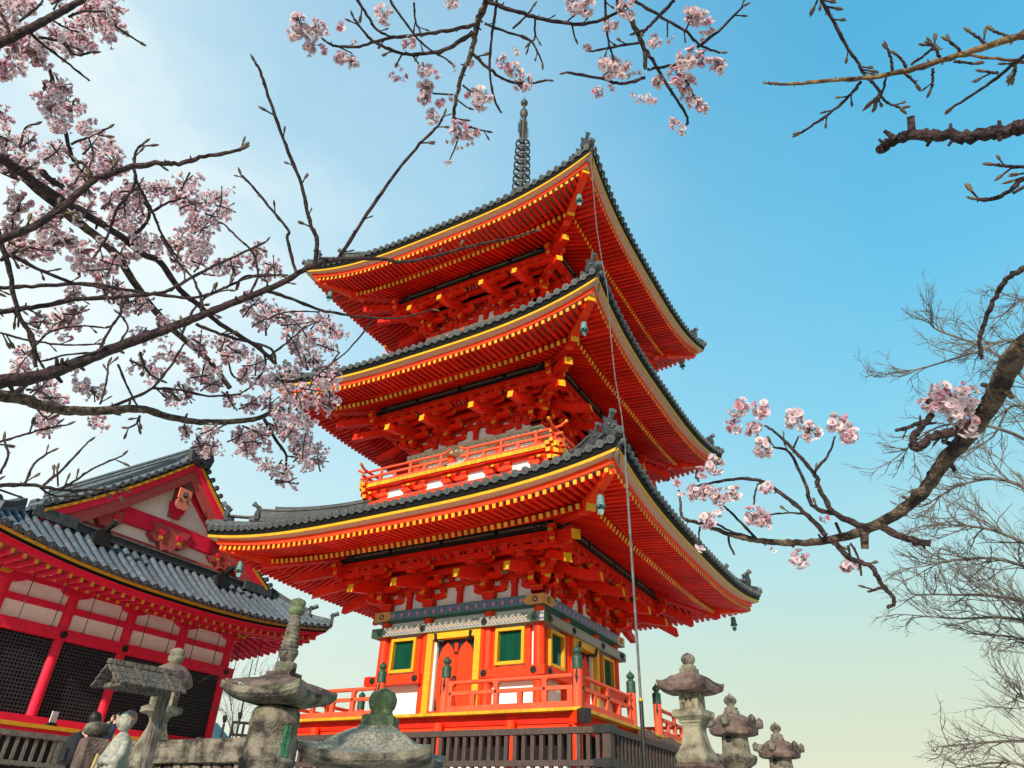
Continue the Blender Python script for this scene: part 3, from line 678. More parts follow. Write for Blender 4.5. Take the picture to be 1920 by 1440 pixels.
# ---- balconies of the upper storeys
def balcony(S, zf, dK, dF):
    m = MB(); m.box((0, -dK+.10, zf-.38), (2*dK-.22, .06, .62), PLA)
    m.box((-.08, -dK, zf-.64), (2*dK-.001, .16, .17), ORG); m.box((-.07, -dK, zf-.14), (2*dK-.001, .15, .12), ORG)
    k = dK/3.6; n = 5
    for i in range(n):
        x = (-dK+.30)+(2*dK-.60)*i/(n-1)
        m.prism(armpoly(.98, .13, .14), (x, -dK-.01, zf-.45), (1, 0, 0), (0, 0, 1), .15, ORG, AE)
        for dx in (-.38, 0, .38): block(m, (x+dx, -dK-.01, zf-.32), .18, .12)
        m.prism(outpoly(.34, .13, .1), (x, -dK, zf-.45), (0, -1, 0), (0, 0, 1), .12, ORG, OE)
    bo = m.build('balcony_base', PAG); four(bo, PAG)
    f = MB(); n = 40
    for i in range(n):
        x = -dF+(i+.5)*2*dF/n; inn = max(S.a-.1, abs(x)); 
        if dF-inn > .04: f.box((x, -(dF+inn)/2, zf-.035), (2*dF/n-.014, dF-inn, .13), YEL)
    f.box((-.05, -dF+.11, zf-.11), (2*(dF-.11)-.001, .12, .06), RED)
    fo = f.build('balcony_floor', PAG); four(fo, PAG)
    q = 1/sqrt(2); c = MB()
    for z, L in ((zf-.40, .26), (zf-.20, .34), (zf+.0, .40)):
        c.beam((dK-.3, -dK+.3, z), (dK+L*.6, -dK-L*.6, z), .17, .15, ORG, None, YEL)
        for s_ in (0, 1):
            a_ = Vector((dK-.25, -dK-.005, z)) if s_ == 0 else Vector((dK+.005, -dK+.25, z))
            c.beam(a_, a_+(Vector((.25+L, 0, 0)) if s_ == 0 else Vector((0, -.25-L, 0))), .15, .13, ORG, None, YEL)
    cob = c.build('balcony_corner', PAG); four(cob, PAG)
    r = MB(); dR = dF-.16
    for s_ in (-1, 1):
        x0 = s_*.52; x1 = s_*dR
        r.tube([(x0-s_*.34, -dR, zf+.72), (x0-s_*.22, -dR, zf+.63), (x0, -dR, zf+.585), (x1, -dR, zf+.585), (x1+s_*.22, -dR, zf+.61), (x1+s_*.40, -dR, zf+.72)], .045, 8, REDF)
        r.tube([(x1+s_*.39, -dR, zf+.71), (x1+s_*.44, -dR, zf+.75)], .052, 8, YEL)
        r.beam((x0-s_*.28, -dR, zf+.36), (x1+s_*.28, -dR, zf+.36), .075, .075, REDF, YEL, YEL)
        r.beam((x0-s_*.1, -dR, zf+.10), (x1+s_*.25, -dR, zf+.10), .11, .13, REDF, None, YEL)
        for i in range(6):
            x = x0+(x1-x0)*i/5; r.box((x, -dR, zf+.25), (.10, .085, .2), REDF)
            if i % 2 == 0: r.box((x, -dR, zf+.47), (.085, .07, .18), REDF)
    ro = r.build('balcony_railing', PAG); four(ro, PAG)
balcony(S2, 8.62, 3.52, 3.80); balcony(S3, 13.66, 3.40, 3.68)

# ---- spire
fin = MB()
fin.lathe([(.62, 21.3), (.62, 21.9), (.70, 21.95), (.70, 22.05)], 4, BRZ, sq=True, smooth=False)
fin.lathe([(.60, 22.05), (.52, 22.4), (.30, 22.75), (.14, 22.9), (.30, 23.05), (.42, 23.2), (.15, 23.25)], 20, BRZ)
fin.tube([(0, 0, 23.2), (0, 0, 28.9), (0, 0, 30.7)], [.12, .10, .085], 12, BRZ)
fo = fin.build('spire_shaft', PAG)
for i in range(9):
    z = 28.55-.53*i; R = .37+.012*i
    m = MB()
    m.lathe([(R, -.07), (R+.02, 0), (R, .07), (R-.045, .07), (R-.045, -.07), (R, -.07)], 30, BRZ, (0, 0, z), cap=False)
    m.lathe([(.14, -.10), (.16, 0), (.14, .10)], 14, BRZ, (0, 0, z)); m.lathe([(.08, .10), (.125, .16), (.125, .22), (.08, .26)], 12, BRZ, (0, 0, z))
    for j in range(6):
        a = 2*pi*j/6+.2; m.beam((.10*cos(a), .10*sin(a), z), ((R-.02)*cos(a), (R-.02)*sin(a), z), .05, .09, BRZ)
    m.build('spire_ring', PAG)
fl = MB()
for k in range(4):
    a = k*pi/2+pi/4+.35; dx, dy = cos(a), sin(a); s_ = 1.25 if k in (1, 2) else 1
    for i in range(17):
        z = 29.0+i*.085; r = .36*(1 if 2 < i < 13 else .75)
        fl.tube([(dx*.08, dy*.08, z), (dx*r*.7, dy*r*.7, z+.02), (dx*r, dy*r, z+.10)], [.018, .02, .006], 5, BRZ)
    fl.tube([(dx*.20, dy*.20, 28.95), (dx*.24, dy*.24, 29.7), (dx*.18, dy*.18, 30.5)], .016, 5, BRZ)
fl.build('spire_flame', PAG)
jw = MB(); jw.ball((0, 0, 31.05), .215, BRZ, 14, 1, 1, 1.75); jw.tube([(0, 0, 31.3), (0, 0, 31.85)], .07, 10, BRZ)
jw.ball((0, 0, 31.95), .195, BRZ, 14, 1, 1, 1.1); jw.tube([(0, 0, 32.1), (0, 0, 32.58)], [.03, .01], 8, BRZ)
jw.build('spire_jewel', PAG)

# ---- wind bells under the hips
def bell():
    b = MB(); q = Vector((0, 0, 0))
    b.lathe([(.03, -.12), (.085, -.125), (.118, -.16), (.128, -.26), (.135, -.40), (.155, -.48), (.19, -.53), (.165, -.525), (.12, -.46), (.0001, -.42)], 18, COP)
    for j in range(6):                               # scalloped mouth
        a = 2*pi*j/6; b.prism([(-.06, 0), (.06, 0), (.035, -.06), (0, -.075), (-.035, -.06)], (.172*cos(a), .172*sin(a), -.505), (-sin(a), cos(a), 0), (cos(a)*.4, sin(a)*.4, 1), .012, COP)
    h = MB(); h.tube([(0, 0, .0), (0, 0, -.13)], .014, 6, IRON); h.tube([(-.05, 0, .0), (.05, 0, .0)], .018, 6, IRON)
    c = MB(); c.tube([(0, 0, -.42), (0, 0, -.62)], .010, 5, IRON); c.prism([(-.11, .02), (0, .06), (.11, .02), (.09, -.12), (0, -.17), (-.09, -.12)], (0, 0, -.66), (1, 0, 0), (0, 0, 1), .012, COP)
    return b, h, c
B0, H0, C0 = [m.mesh(n_) for m, n_ in zip(bell(), ('bell_body', 'bell_hook', 'wind_vane'))]
for S, lv in ((S1, 'lowest'), (S2, 'middle'), (S3, 'top')):
    for sx, sy, pl in ((1, -1, 'near'), (-1, -1, 'far left'), (1, 1, 'far right')):
        if lv == 'middle' and pl == 'far left': pass
        d = S.e-.80; z = S.ze+S.R*.42-.36
        t = thing('wind_bell', 'green copper wind bell hanging under the %s corner of the %s pagoda roof' % (pl, lv), 'bell', (sx*d, sy*d, z), random.uniform(0, 1.5), 'wind bells under the pagoda eaves')
        for me in (B0, H0, C0):
            o = bpy.data.objects.new(me.name, me); COL.objects.link(o); o.parent = t; o.scale = (.70, .70, .70)
# ---- lightning cable down the near corner
pts = []
for u_, v_ in ((1106, 288), (1110, 345), (1117, 430), (1127, 492), (1137, 545), (1142, 620), (1151, 710), (1163, 780), (1170, 840), (1171, 878)):
    pts.append(onplane(u_, v_, (1, 1, 0), .0)+Vector((.05, -.05, 0)))
cb = MB(); cb.tube(pts, .014, 6, TILP); ct = thing('lightning_cable', 'thin pale cable and steel pipe running down the near corner of the pagoda', 'cable')
cb.build('cable', ct)
pp = MB(); e_ = pts[-1]; pp.tube([e_+Vector((0, 0, .3)), (e_.x+.03, e_.y-.03, 0.9)], .027, 8, TILP); pp.tube([(e_.x+.03, e_.y-.03, 0.92), (e_.x+.03, e_.y-.03, -.5)], .040, 8, IRON); pp.ball((e_.x+.03, e_.y-.03, .92), .045, YEL, 6)
pp.build('steel_pipe', ct)
for S in (S1, S2, S3):
    tr = MB(); d = S.e+.12; tr.tube([(d, -d, S.ze+S.R+.1), (S.e-.25, -S.e+.12, S.ze+S.R*.8-.1)], .018, 5, TILP); tr.tube([(d, -d, S.ze+S.R+.1), (S.e-.12, -S.e+.35, S.ze+S.R*.8-.1)], .018, 5, TILP)
    tr.build('cable_stay', ct)

# ---- dark wooden fence round the pagoda
FW = thing('wooden_fence', 'dark brown slatted wooden fence with iron bound corner posts round the foot of the pagoda', 'fence', (6, -6, -.5))
def fence_run(p0, p1, step=.21):
    p0 = Vector(p0); p1 = Vector(p1); L = (p1-p0).length; d = (p1-p0)/L
    m = MB()
    m.beam(p0+Vector((0, 0, 1.09)), p1+Vector((0, 0, 1.09)), .15, .12, WOOD); m.beam(p0+Vector((0, 0, .50)), p1+Vector((0, 0, .50)), .12, .11, WOOD); m.beam(p0+Vector((0, 0, .12)), p1+Vector((0, 0, .12)), .12, .11, WOOD)
    m.build('fence_rail', FW); b = MB(); n = int(L/step)
    for i in range(1, n):
        p = p0+d*(L*i/n); b.box((p.x, p.y, .79), (.085, .085, .48), WOOD); b.box((p.x, p.y, .31), (.08, .08, .28), WOOD)
    b.build('fence_slat_row', FW)
fence_run((0, 0, 0), (-12, 0, 0)); fence_run((0, 0, 0), (0, 12, 0))
for p in ((0, 0), (-6, 0), (-12, 0), (0, 6), (0, 12)):
    m = MB(); m.box((p[0], p[1], .56), (.17, .17, 1.24), WOOD); po = m.build('fence_post', FW)
    if p == (0, 0):
        for z in (1.10, .50): i = MB(); i.beam((-.28, 0, z), (.12, 0, z), .19, .15, IRON); i.beam((.0, .28, z+.002), (.0, -.12, z+.002), .19, .155, IRON); i.build('iron_clasp', po)
# ------------------------------------------------------------------ the crimson hall on the left
HALL = thing('temple_hall', 'crimson temple hall with a tiled hip and gable roof, cream panels and black lattice bays', 'temple hall', (-12, -5.29, 0), pi/2)
HW = 4.36; EH = 6.97; DE = 2.61; ZE = 4.93
hrise = lambda x: .60*min(1.15, abs(x)/EH)**2.3
def hroof(x): w_ = (EH-abs(x))/EH; return 5.07+5.45*(.80*w_+.20*w_*w_)
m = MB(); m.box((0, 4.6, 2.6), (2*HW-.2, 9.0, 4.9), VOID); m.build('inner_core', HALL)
m = MB()
m.tube([(0, 0, .6), (0, 0, 5.0)], .17, 16, CRIM); c0 = m.build('column', HALL, (-HW, 0, 0))
for x in (-HW/2, 0, HW/2, HW): dup(c0, HALL, 0, (x, 0, 0))
for s_ in (-1, 1):
    for y in (2.2, 4.4, 6.6, 8.8): dup(c0, HALL, 0, (s_*HW, y, 0))
b = MB(); b.box((0, -.10, 3.57), (2*HW+.7, .20, .34), CRIM); bo = b.build('tie_beam', HALL)
for i in range(5):
    k = MB(); k.tube([(-HW+i*HW/2, -.20, 3.57), (-HW+i*HW/2, -.235, 3.57)], .115, 8, IRON, smooth=False); k.build('iron_boss', bo)
for z, h in ((4.34, .19), (4.98, .18)):
    b = MB(); b.box((0, -.03, z), (2*HW, .14, h), CRIM); b.build('cross_rail', HALL)
b = MB(); b.box((0, -.14, 1.06), (2*HW+.4, .24, .32), CRIM); b.build('sill_beam', HALL)
for i in range(4):
    x = -HW+HW/4+i*HW/2
    p = MB(); p.box((x, .03, 4.35), (HW/2-.3, .05, 1.3), HPLA); p.build('plaster_panel', HALL)
    l_ = MB()
    l_.box((x, .045, 2.3), (HW/2-.3, .02, 2.25), VOID)
    n = 17
    for j in range(n+1): l_.box((x-(HW/2-.34)/2+(HW/2-.34)*j/n, -.005, 2.3), (.042, .04, 2.24), LATT)
    for j in range(22): l_.box((x, -.012, 1.22+2.2*j/21), (HW/2-.32, .04, .042), LATT)
    l_.build('lattice_panel', HALL)
for i in range(5):                              # boat-shaped bracket arms on the columns
    x = -HW+i*HW/2
    b = MB(); b.prism([(-.72, .30), (-.72, .20), (-.62, .16), (-.60, .06), (-.48, .02), (-.42, -.06), (-.25, -.12), (.25, -.12), (.42, -.06), (.48, .02), (.60, .06), (.62, .16), (.72, .20), (.72, .30)], (x, -.09, 4.86), (1, 0, 0), (0, 0, 1), .24, CRIM); b.build('bracket_arm', HALL)
for s_ in (-1, 1):
    b = MB(); b.box((s_*HW, 4.4, 4.35), (.06, 8.9, 1.3), HPLA); b.box((s_*HW, 4.4, 3.57), (.3, 9, .34), CRIM); b.box((s_*HW, 4.4, 2.2), (.06, 8.9, 2.4), LATT); b.build('side_wall', HALL)
    g_ = MB(); g_.box((s_*(HW+.25), -.25, 5.02), (.30, .30, .26), HYEL); g_.build('gilt_beam_end', HALL)
b = MB(); b.box((0, 9.0, 2.8), (2*HW, .1, 4.6), HPLA); b.build('back_wall', HALL)
# eaves: swept round three sides
def hsweep(mb, prof, mats, n=40):
    paths = []
    k = len(prof)
    def rows(fn):
        vs = []; fs = []; ml = []
        for i in range(n+1):
            t = -1+2*i/n; vs += [fn(t, p) for p in prof]
        for i in range(n):
            for j in range(k-1): fs.append((i*k+j, i*k+j+1, (i+1)*k+j+1, (i+1)*k+j)); ml.append(mats[j])
        mb.add(vs, fs, ml, False)
    rows(lambda t, p: (t*(EH+p[0]), -(DE+p[0]), ZE+p[1]+.60*abs(t)**2.3*(p[2] if len(p) > 2 else 1)))
    for s_ in (-1, 1):
        def side(t, p):
            yy = -(DE+p[0])+(9+DE+p[0])*(t+1)/2; f = max(0, (-t))**2.3
            return (s_*(EH+p[0]), yy, ZE+p[1]+.60*f*(p[2] if len(p) > 2 else 1))
        rows(side)
ev = MB()
hsweep(ev, [(-.40, -.26), (-.26, -.27), (-.26, -.13), (-.06, -.12), (-.05, -.045), (0, -.04), (.004, .045), (.03, .05), (.05, .13), (-.2, .2)], [CRIM, CRIM, CRIM, BLK, BLK, HYEL, HYEL, BLK, HTIL])
eo = ev.build('eave_board', HALL)
rf = MB()
def hraf(x, side=None):
    for (d0, d1, z0_, z1_, w_) in ((-.1, DE-1.05, 5.12, ZE-.34, .11), (DE-1.4, DE-.28, ZE-.20, ZE-.33, .10)):
        if side is None:
            i = max(d0, abs(x)-HW+.02 if abs(x) > HW else d0)
            if d1-i < .15: continue
            r = hrise(x); f0 = (i+.1)/(DE)
            rf.beam((x, -i, z0_+(z1_-z0_)*(i-d0)/(d1-d0)+r*min(1, f0)), (x, -d1, z1_+r), w_, .13, CRIM, None, HYEL)
        else:
            r = .60*max(0, 1-(x+DE)/5.8)**2.3
            i = max(d0, -x if x < 0 else d0)
            if d1-i < .15: continue
            rf.beam((side*(HW+i), x, z0_+(z1_-z0_)*(i-d0)/(d1-d0)+r*.7), (side*(HW+d1), x, z1_+r), w_, .13, CRIM, None, HYEL)
for i in range(38): hraf(-EH+.36+i*(2*EH-.72)/37)
for s_ in (-1, 1):
    for i in range(31): hraf(-DE+.36+i*.36, s_)
rf.build('rafter_row', HALL)
sf = MB()                                       # boarded soffit above the rafters
hsweep(sf, [(-DE-.0, .30, 0), (-1.1, -.22, .8), (-.28, -.20, 1)], [CRIMD, CRIMD]); sf.build('eave_soffit', HALL)
for s_ in (-1, 1):
    h = MB(); h.beam((s_*(HW-.2), .2, 5.2), (s_*(EH-.32), -DE+.32, ZE+.60-.30), .24, .30, CRIM, None, CRIM); h.build('hip_rafter', HALL)
# tiled slopes
GD = .77; GX = EH-(DE-GD)
def skirt(a, bb):
    x = (-1+2*a); d = DE+.05-(DE+.05-GD)*bb; X = x*(EH+.05-(EH-GX)*bb); zz = 5.06+(6.55-5.06)*(.85*bb+.15*bb*bb)+.60*abs(x)**2.3*(1-bb)
    return (X, -d, zz)
rt = MB(); rt.grid(skirt, 40, 6, HTIL); en = MB()
n = 40; sp = 2*(EH-.06)/(n-1)
for i in range(n):
    x = -(EH-.06)+sp*i; pts = []
    for q_ in range(7):
        bb = q_/6; X = EH+.05-(EH-GX)*bb
        if abs(x) > X+.03: break
        p = skirt((max(-1, min(1, x/X))+1)/2, bb); pts.append(Vector((x, p[1], p[2]+.03)))
    if len(pts) < 2: pts = pts+[pts[0]+Vector((0, .15, .1))]
    rt.tube(pts, .098, 8, HTIL, cap=False)
    d = (pts[0]-pts[1]).normalized(); en.tube([pts[0]-d*.05, pts[0]+d*.07], .112, 12, HTIL); en.cyl(pts[0]+d*.072, pts[0]+d*.078, .098, .098, 12, HTILE); en.ball(pts[0]+d*.08, .04, HTILE, 5)
    if i < n-1: en.prism([(-.15, .05), (-.07, -.03), (0, -.05), (.07, -.03), (.15, .05)], pts[0]+Vector((sp/2, -.0, -.07)), (1, 0, 0), (0, 0, 1), .06, HTILE)
ro = rt.build('front_roof_slope', HALL); en.build('eave_tile_row', ro)
for s_ in (-1, 1):
    mr = MB(); en = MB()
    def slope(a, bb):
        x = EH+.05-(EH+.05)*bb; yf = -(GD+.32) if x < GX else -(GD+(x-GX)); y = yf+(9.5-yf)*a
        f = max(0, 1-(y+DE)/5.8)**2.3 if y < 3 else 0
        return (s_*x, y, hroof(x)+.6*f*(1-bb)**1.5)
    mr.grid(slope, 14, 14, HTIL)
    for j in range(30):
        y = -(GD+.10)+j*.34; pts = []
        for q_ in range(12):
            x = (EH+.12)*(1-q_/11)
            pts.append((s_*x, y, hroof(min(EH, x))+.05))
        mr.tube(pts, .098, 7, HTIL, cap=False); en.ball(pts[0], .11, HTILE, 6)
    mo = mr.build('side_roof_slope', HALL); en.build('eave_tile_row', mo)
# gable
yg = -(GD-.04)
gb = MB(); xs = [-4.3+8.6*i/20 for i in range(21)]
gb.prism([(x, hroof(x)-.1) for x in xs][::-1]+[(-4.3, 6.5), (4.3, 6.5)], (0, yg+.25, 0), (1, 0, 0), (0, 0, 1), .1, HPLA)
go = gb.build('gable_wall', HALL)
gw = MB(); gw.box((0, yg+.14, 6.80), (7.6, .16, .36), CRIMD)
gw.prism([(-2.9, 7.42), (-2.8, 7.72), (-2.3, 7.98), (0, 8.04), (2.3, 7.98), (2.8, 7.76), (2.9, 7.42), (2.45, 7.32), (2.0, 7.44), (0, 7.48), (-2.0, 7.44), (-2.45, 7.32)], (0, yg+.12, -.05), (1, 0, 0), (0, 0, 1), .22, CRIM)
gw.build('rainbow_beam', go)
for x, z, sc in ((0, 7.22, 1.3), (-2.5, 7.22, 1.0), (2.5, 7.22, 1.0)):
    gk = MB(); gk.prism([(-.62*sc, .42*sc), (-.5*sc, .2*sc), (-.66*sc, .08*sc), (-.45*sc, -.08*sc), (-.28*sc, -.05*sc), (-.14*sc, -.26*sc), (0, -.2*sc), (.14*sc, -.26*sc), (.28*sc, -.05*sc), (.45*sc, -.08*sc), (.66*sc, .08*sc), (.5*sc, .2*sc), (.62*sc, .42*sc)], (x, yg+.06, z), (1, 0, 0), (0, 0, 1), .26, CRIMD)
    for dx in (-.3, .3): gk.box((x+dx*sc, yg-.06, z+.2*sc), (.2*sc, .12, .14*sc), CRIM); gk.box((x+dx*sc, yg-.125, z+.05*sc), (.12*sc, .02, .1*sc), HYEL)
    gk.build('carved_bracket', go)
gs = MB(); gs.box((0, yg+.14, 8.85), (.46, .2, 1.3), CRIMD); gs.prism([(-.36, .3), (-.28, -.05), (-.1, -.14), (0, -.3), (.1, -.14), (.28, -.05), (.36, .3)], (0, yg+.05, 8.42), (1, 0, 0), (0, 0, 1), .1, CRIM); gs.build('gable_strut', go)
pd = MB(); SAL = pm('salmon_carved_board', (.66, .20, .13), (.52, .14, .09), .6, 5, .5, .1)
pd.prism([(-.36, .36), (.36, .36), (.36, -.14), (.12, -.22), (-.12, -.22), (-.36, -.14)], (0, -1.12, 9.02), (1, 0, 0), (0, 0, 1), .07, SAL)
pd.prism([(-.10, .1), (-.30, .12), (-.40, -.05), (-.34, -.26), (-.16, -.38), (0, -.36), (.16, -.38), (.34, -.26), (.40, -.05), (.30, .12), (.10, .1)], (0, -1.12, 8.72), (1, 0, 0), (0, 0, 1), .068, SAL)
pd.ball((0, -1.16, 9.08), .15, IRON, 7, 1, .35, 1); pd.ball((0, -1.20, 9.08), .07, TILP, 6, 1, .4, 1)
for s_ in (-1, 1): pd.tube([(s_*.10, -1.16, 8.78), (s_*.2, -1.165, 8.84), (s_*.26, -1.165, 8.74), (s_*.18, -1.165, 8.68)], .02, 5, IRON)
pd.v = [(x*.72-.18, y-.06, 8.85+(z-8.98)*.76) for x, y, z in pd.v]; pd.build('gable_pendant', HALL)
for s_ in (-1, 1):
    ds = MB(); ds.beam((s_*3.3, yg+.12, 7.0), (s_*.45, yg+.12, 9.35), .16, .22, CRIM); ds.build('gable_brace', HALL)
for s_ in (-1, 1):
    bg_ = MB(); te = MB()
    N_ = 16; px = lambda i: s_*(4.62-4.62*i/N_)
    for i in range(N_):
        a_, c_ = px(i), px(i+1)
        za, zc_ = hroof(a_), hroof(c_)
        flare = lambda i_: .16*(1-i_/N_)**3
        fa, fc = flare(i), flare(i+1)
        for y, w_, lo_, hi_, mt in ((-1.13, .09, -.17, -.05, HYEL), (-1.06, .12, -.44, -.17, CRIM), (-.97, .12, -.92, -.42, CRIMD), (-1.10, .16, -.05, .03, BLK)):
            vs = [(a_, y-w_/2, za+lo_+fa), (c_, y-w_/2, zc_+lo_+fc), (c_, y-w_/2, zc_+hi_+fc), (a_, y-w_/2, za+hi_+fa),
                  (a_, y+w_/2, za+lo_+fa), (c_, y+w_/2, zc_+lo_+fc), (c_, y+w_/2, zc_+hi_+fc), (a_, y+w_/2, za+hi_+fa)]
            bg_.add(vs, [(0, 1, 2, 3), (7, 6, 5, 4), (0, 4, 5, 1), (3, 2, 6, 7), (0, 3, 7, 4), (1, 5, 6, 2)], mt)
    bo = bg_.build('barge_board', HALL)
    for i in range(18):
        x = s_*(4.7-i*.262); z = hroof(x)+.13+.16*(1-i/18)**3
        te.tube([(x, -.5, z), (x, -1.24, z)], .10, 10, HTIL); te.cyl((x, -1.242, z), (x, -1.25, z), .085, .085, 10, HTILE)
    te.build('verge_tile_row', bo)
    rd = MB()                                   # descending ridge behind the verge
    pp_ = [Vector((s_*(4.55-4.4*i/10), -.35, hroof(4.55-4.4*i/10)+.22)) for i in range(11)]
    for a_, c_ in zip(pp_[:-1], pp_[1:]): rd.beam(a_, c_+(c_-a_)*.03, .26, .30, HTIL); rd.beam(a_+Vector((0, 0, .19)), c_+(c_-a_)*.03+Vector((0, 0, .19)), .17, .08, TILP)
    rd.box((s_*4.62, -.35, hroof(4.6)+.25), (.14, .42, .5), TIL)
    rd.build('descending_ridge', HALL)
    hr = MB()
    def hpz(t): x = GX+(EH-GX)*t; return Vector((s_*x, -(GD+(x-GX)), 6.5+(5.06+.60-6.5)*t-.18*sin(pi*t)+.14))
    for i in range(8): a_, c_ = hpz(i/8), hpz((i+1)/8); hr.beam(a_, c_+(c_-a_)*.03, .28, .26, HTIL); 
    for i in range(5): a_, c_ = hpz(i/8)+Vector((0, 0, .22)), hpz((i+1)/8)+Vector((0, 0, .22)); hr.beam(a_, c_+(c_-a_)*.03, .22, .22, TIL)
    for t, sc in ((.64, 1), (1.0, .8)):
        p = hpz(t)+Vector((s_*.05, -.05, .12)); q = 1/sqrt(2)
        hr.prism([(-.22*sc, -.22), (.22*sc, -.22), (.26*sc, .1*sc), (.1*sc, .32*sc), (-.1*sc, .32*sc), (-.26*sc, .1*sc)], p, (s_*-q, -q, 0), (0, 0, 1), .12, TIL)
        d_ = Vector((s_*q, -q, .5)).normalized(); b0 = p+Vector((0, 0, .22*sc)); hr.tube([b0-d_*.1, b0+d_*.32*sc], [.075, .09], 10, TIL)
    hr.build('hip_ridge', HALL)
sk = MB()                                       # stacked ridge along the foot of the gable with its two end tiles
sk.box((0, -(GD+.10), 6.58), (7.4, .30, .20), TIL); sk.box((0, -(GD+.12), 6.72), (7.5, .38, .05), TILP)
sk.box((-4.2, -(GD+.22), 6.62), (1.4, .34, .34), TIL); sk.box((4.2, -(GD+.22), 6.62), (1.4, .34, .34), TIL)
for x in (-2.75, 2.2):
    sk.prism([(-.26, -.3), (.26, -.3), (.30, .05), (.12, .26), (-.12, .26), (-.30, .05)], (x, -(GD+.65), 6.42), (1, 0, 0), (0, 0, 1), .16, IRON)
    sk.box((x, -(GD+.35), 6.42), (.3, .6, .3), TIL); sk.tube([(x, -(GD+.6), 6.58), (x+.05, -(GD+1.05), 6.86)], [.08, .10], 10, IRON)
sk.build('gable_foot_ridge', HALL)
rg = MB(); rg.box((0, 4.0, 10.72), (.42, 10.2, .52), HTIL); rg.box((0, 4.0, 10.46), (.7, 10.3, .12), HTIL); rg.box((0, 4.0, 11.02), (.26, 10.2, .10), TILP)
for z in (10.6, 10.75, 10.9): rg.box((0, 4.0, z), (.50, 10.1, .035), TIL)
rg.build('main_ridge', HALL)
on = MB(); on.prism([(-.42, -.5), (.42, -.5), (.52, -.1), (.34, .3), (.46, .62), (.16, .44), (0, .56), (-.16, .44), (-.46, .62), (-.34, .3), (-.52, -.1)], (0, -1.22, 10.72), (1, 0, 0), (0, 0, 1), .2, TIL)
on.ball((0, -1.34, 10.66), .2, TIL, 7); on.tube([(-.3, -1.36, 10.4), (0, -1.42, 10.3), (.3, -1.36, 10.4)], .05, 6, TIL); on.build('ridge_end_tile', HALL)
hk = None
for i in range(12):
    x = -HW-1.05+i*.98
    h = MB(); h.tube([(0, 0, 4.72), (0, 0, 3.45), (0, -.03, 3.40), (-.14, -.10, 3.40)], .014, 5, IRON)
    h.build('hanging_hook_rod', HALL, (x, -1.75, 0))
b = MB(); b.box((0, -.75, .86), (2*HW+1.9, 1.5, .10), HYEL); b.build('veranda_edge', HALL)
b = MB(); b.box((0, -.65, .70), (2*HW+1.7, 1.3, .20), CRIM); b.build('veranda_beam', HALL)
b = MB(); b.box((0, .5, .0), (2*HW+1.0, 2.6, 1.25), VOID); b.build('hall_base_shade_block', HALL)  # near-black block painted as the shade below the hall veranda
# small notice against the hall column
A = Vector((-12+1.30, -7.35, .0))
s_ = thing('white_notice', 'small white notice board on a black foot standing on the hall veranda edge', 'notice', (-10.95, -7.35, .91), .2)
m = MB(); m.box((0, 0, .27), (.03, .22, .30), pm('white_card', (.75, .75, .74), bump=0)); m.build('board', s_); m = MB(); m.box((0, 0, .06), (.16, .34, .12), IRON, 1, .7); m.build('foot', s_)

# grey wooden railing before the hall
def simple_rail(name, label, p0, p1, ztop, step, mt, hgt=.9):
    p0 = Vector(p0); p1 = Vector(p1); L = (p1-p0).length; d = (p1-p0)/L
    t = thing(name, label, 'railing', (p0.x, p0.y, ztop-hgt)); o = -Vector((p0.x, p0.y, 0))
    m = MB(); m.beam(p0+o+Vector((0, 0, hgt-.07)), p1+o+Vector((0, 0, hgt-.07)), .13, .12, mt); m.build('top_rail', t)
    m = MB(); m.beam(p0+o+Vector((0, 0, .20)), p1+o+Vector((0, 0, .20)), .11, .10, mt); m.build('bottom_rail', t)
    m = MB()
    for i in range(1, int(L/step)): q_ = p0+o+d*(i*step); m.box((q_.x, q_.y, hgt/2), (.06, .075, hgt-.26), mt)
    m.build('baluster_row', t)
    for i in range(int(L/2.0)+1):
        q_ = p0+o+d*(i*2.0+.6); m = MB(); m.box((q_.x, q_.y, hgt/2-.05), (.10, .12, hgt-.06), mt); m.build('post', t)
    return t
zt = zat(onplane(60, 1372, (1, 0, 0), -8.2), 1372)
yA = onplane(0, 1362, (1, 0, 0), -8.2); yB = onplane(150, 1384, (1, 0, 0), -8.2)
simple_rail('wooden_railing', 'weathered grey wooden railing with upright bars in front of the crimson hall', (-8.2, yA.y-3, 0), (-8.2, yB.y+.4, 0), zt, .235, WOODG)
# ------------------------------------------------------------------ stone lanterns, statue, posts
GZ = -2.75
def stone_roof(mb, n, rot, prof, mat, under, nt_=10, pw=3.0):
    # prof: (apothem, z, corner lift) from eave bottom to top; square or hexagonal cap with upturned corners
    k = len(prof); hw = tan(pi/n)
    for j in range(n):
        a = rot+2*pi*j/n; R_ = Matrix.Rotation(a, 3, 'Z'); vs = []; fs = []; ml = []
        for i in range(nt_+1):
            t = -1+2*i/nt_
            for (D, z, up) in prof: vs.append(R_ @ Vector((t*D*hw, -D*(1-.04*(1-t*t)*(1 if up else 0)), z+up*abs(t)**pw)))
        for i in range(nt_):
            for q_ in range(k-1): fs.append((i*k+q_, (i+1)*k+q_, (i+1)*k+q_+1, i*k+q_+1)); ml.append(under[q_] if isinstance(under, list) else mat)
        mb.add(vs, fs, ml, False)
def faceaz(A): return atan2(CAM.y-A[1], CAM.x-A[0])      # direction from the thing to the camera
def roof_rot(A, n, phi):  # corner nearest the camera turned phi to the right in view
    return faceaz(A)+phi+pi/2+pi/n
def vprof(A, base, rows, ztop=None):                      # rows of (half width in pixels, image row) -> (radius, local z)
    out_ = []
    for wpx, v in rows:
        z = zat(A, v); out_.append((max(.0001, wpx*mpp(A, z)), z-base))
    return out_
def Zl(A, base, v): return zat(A, v)-base

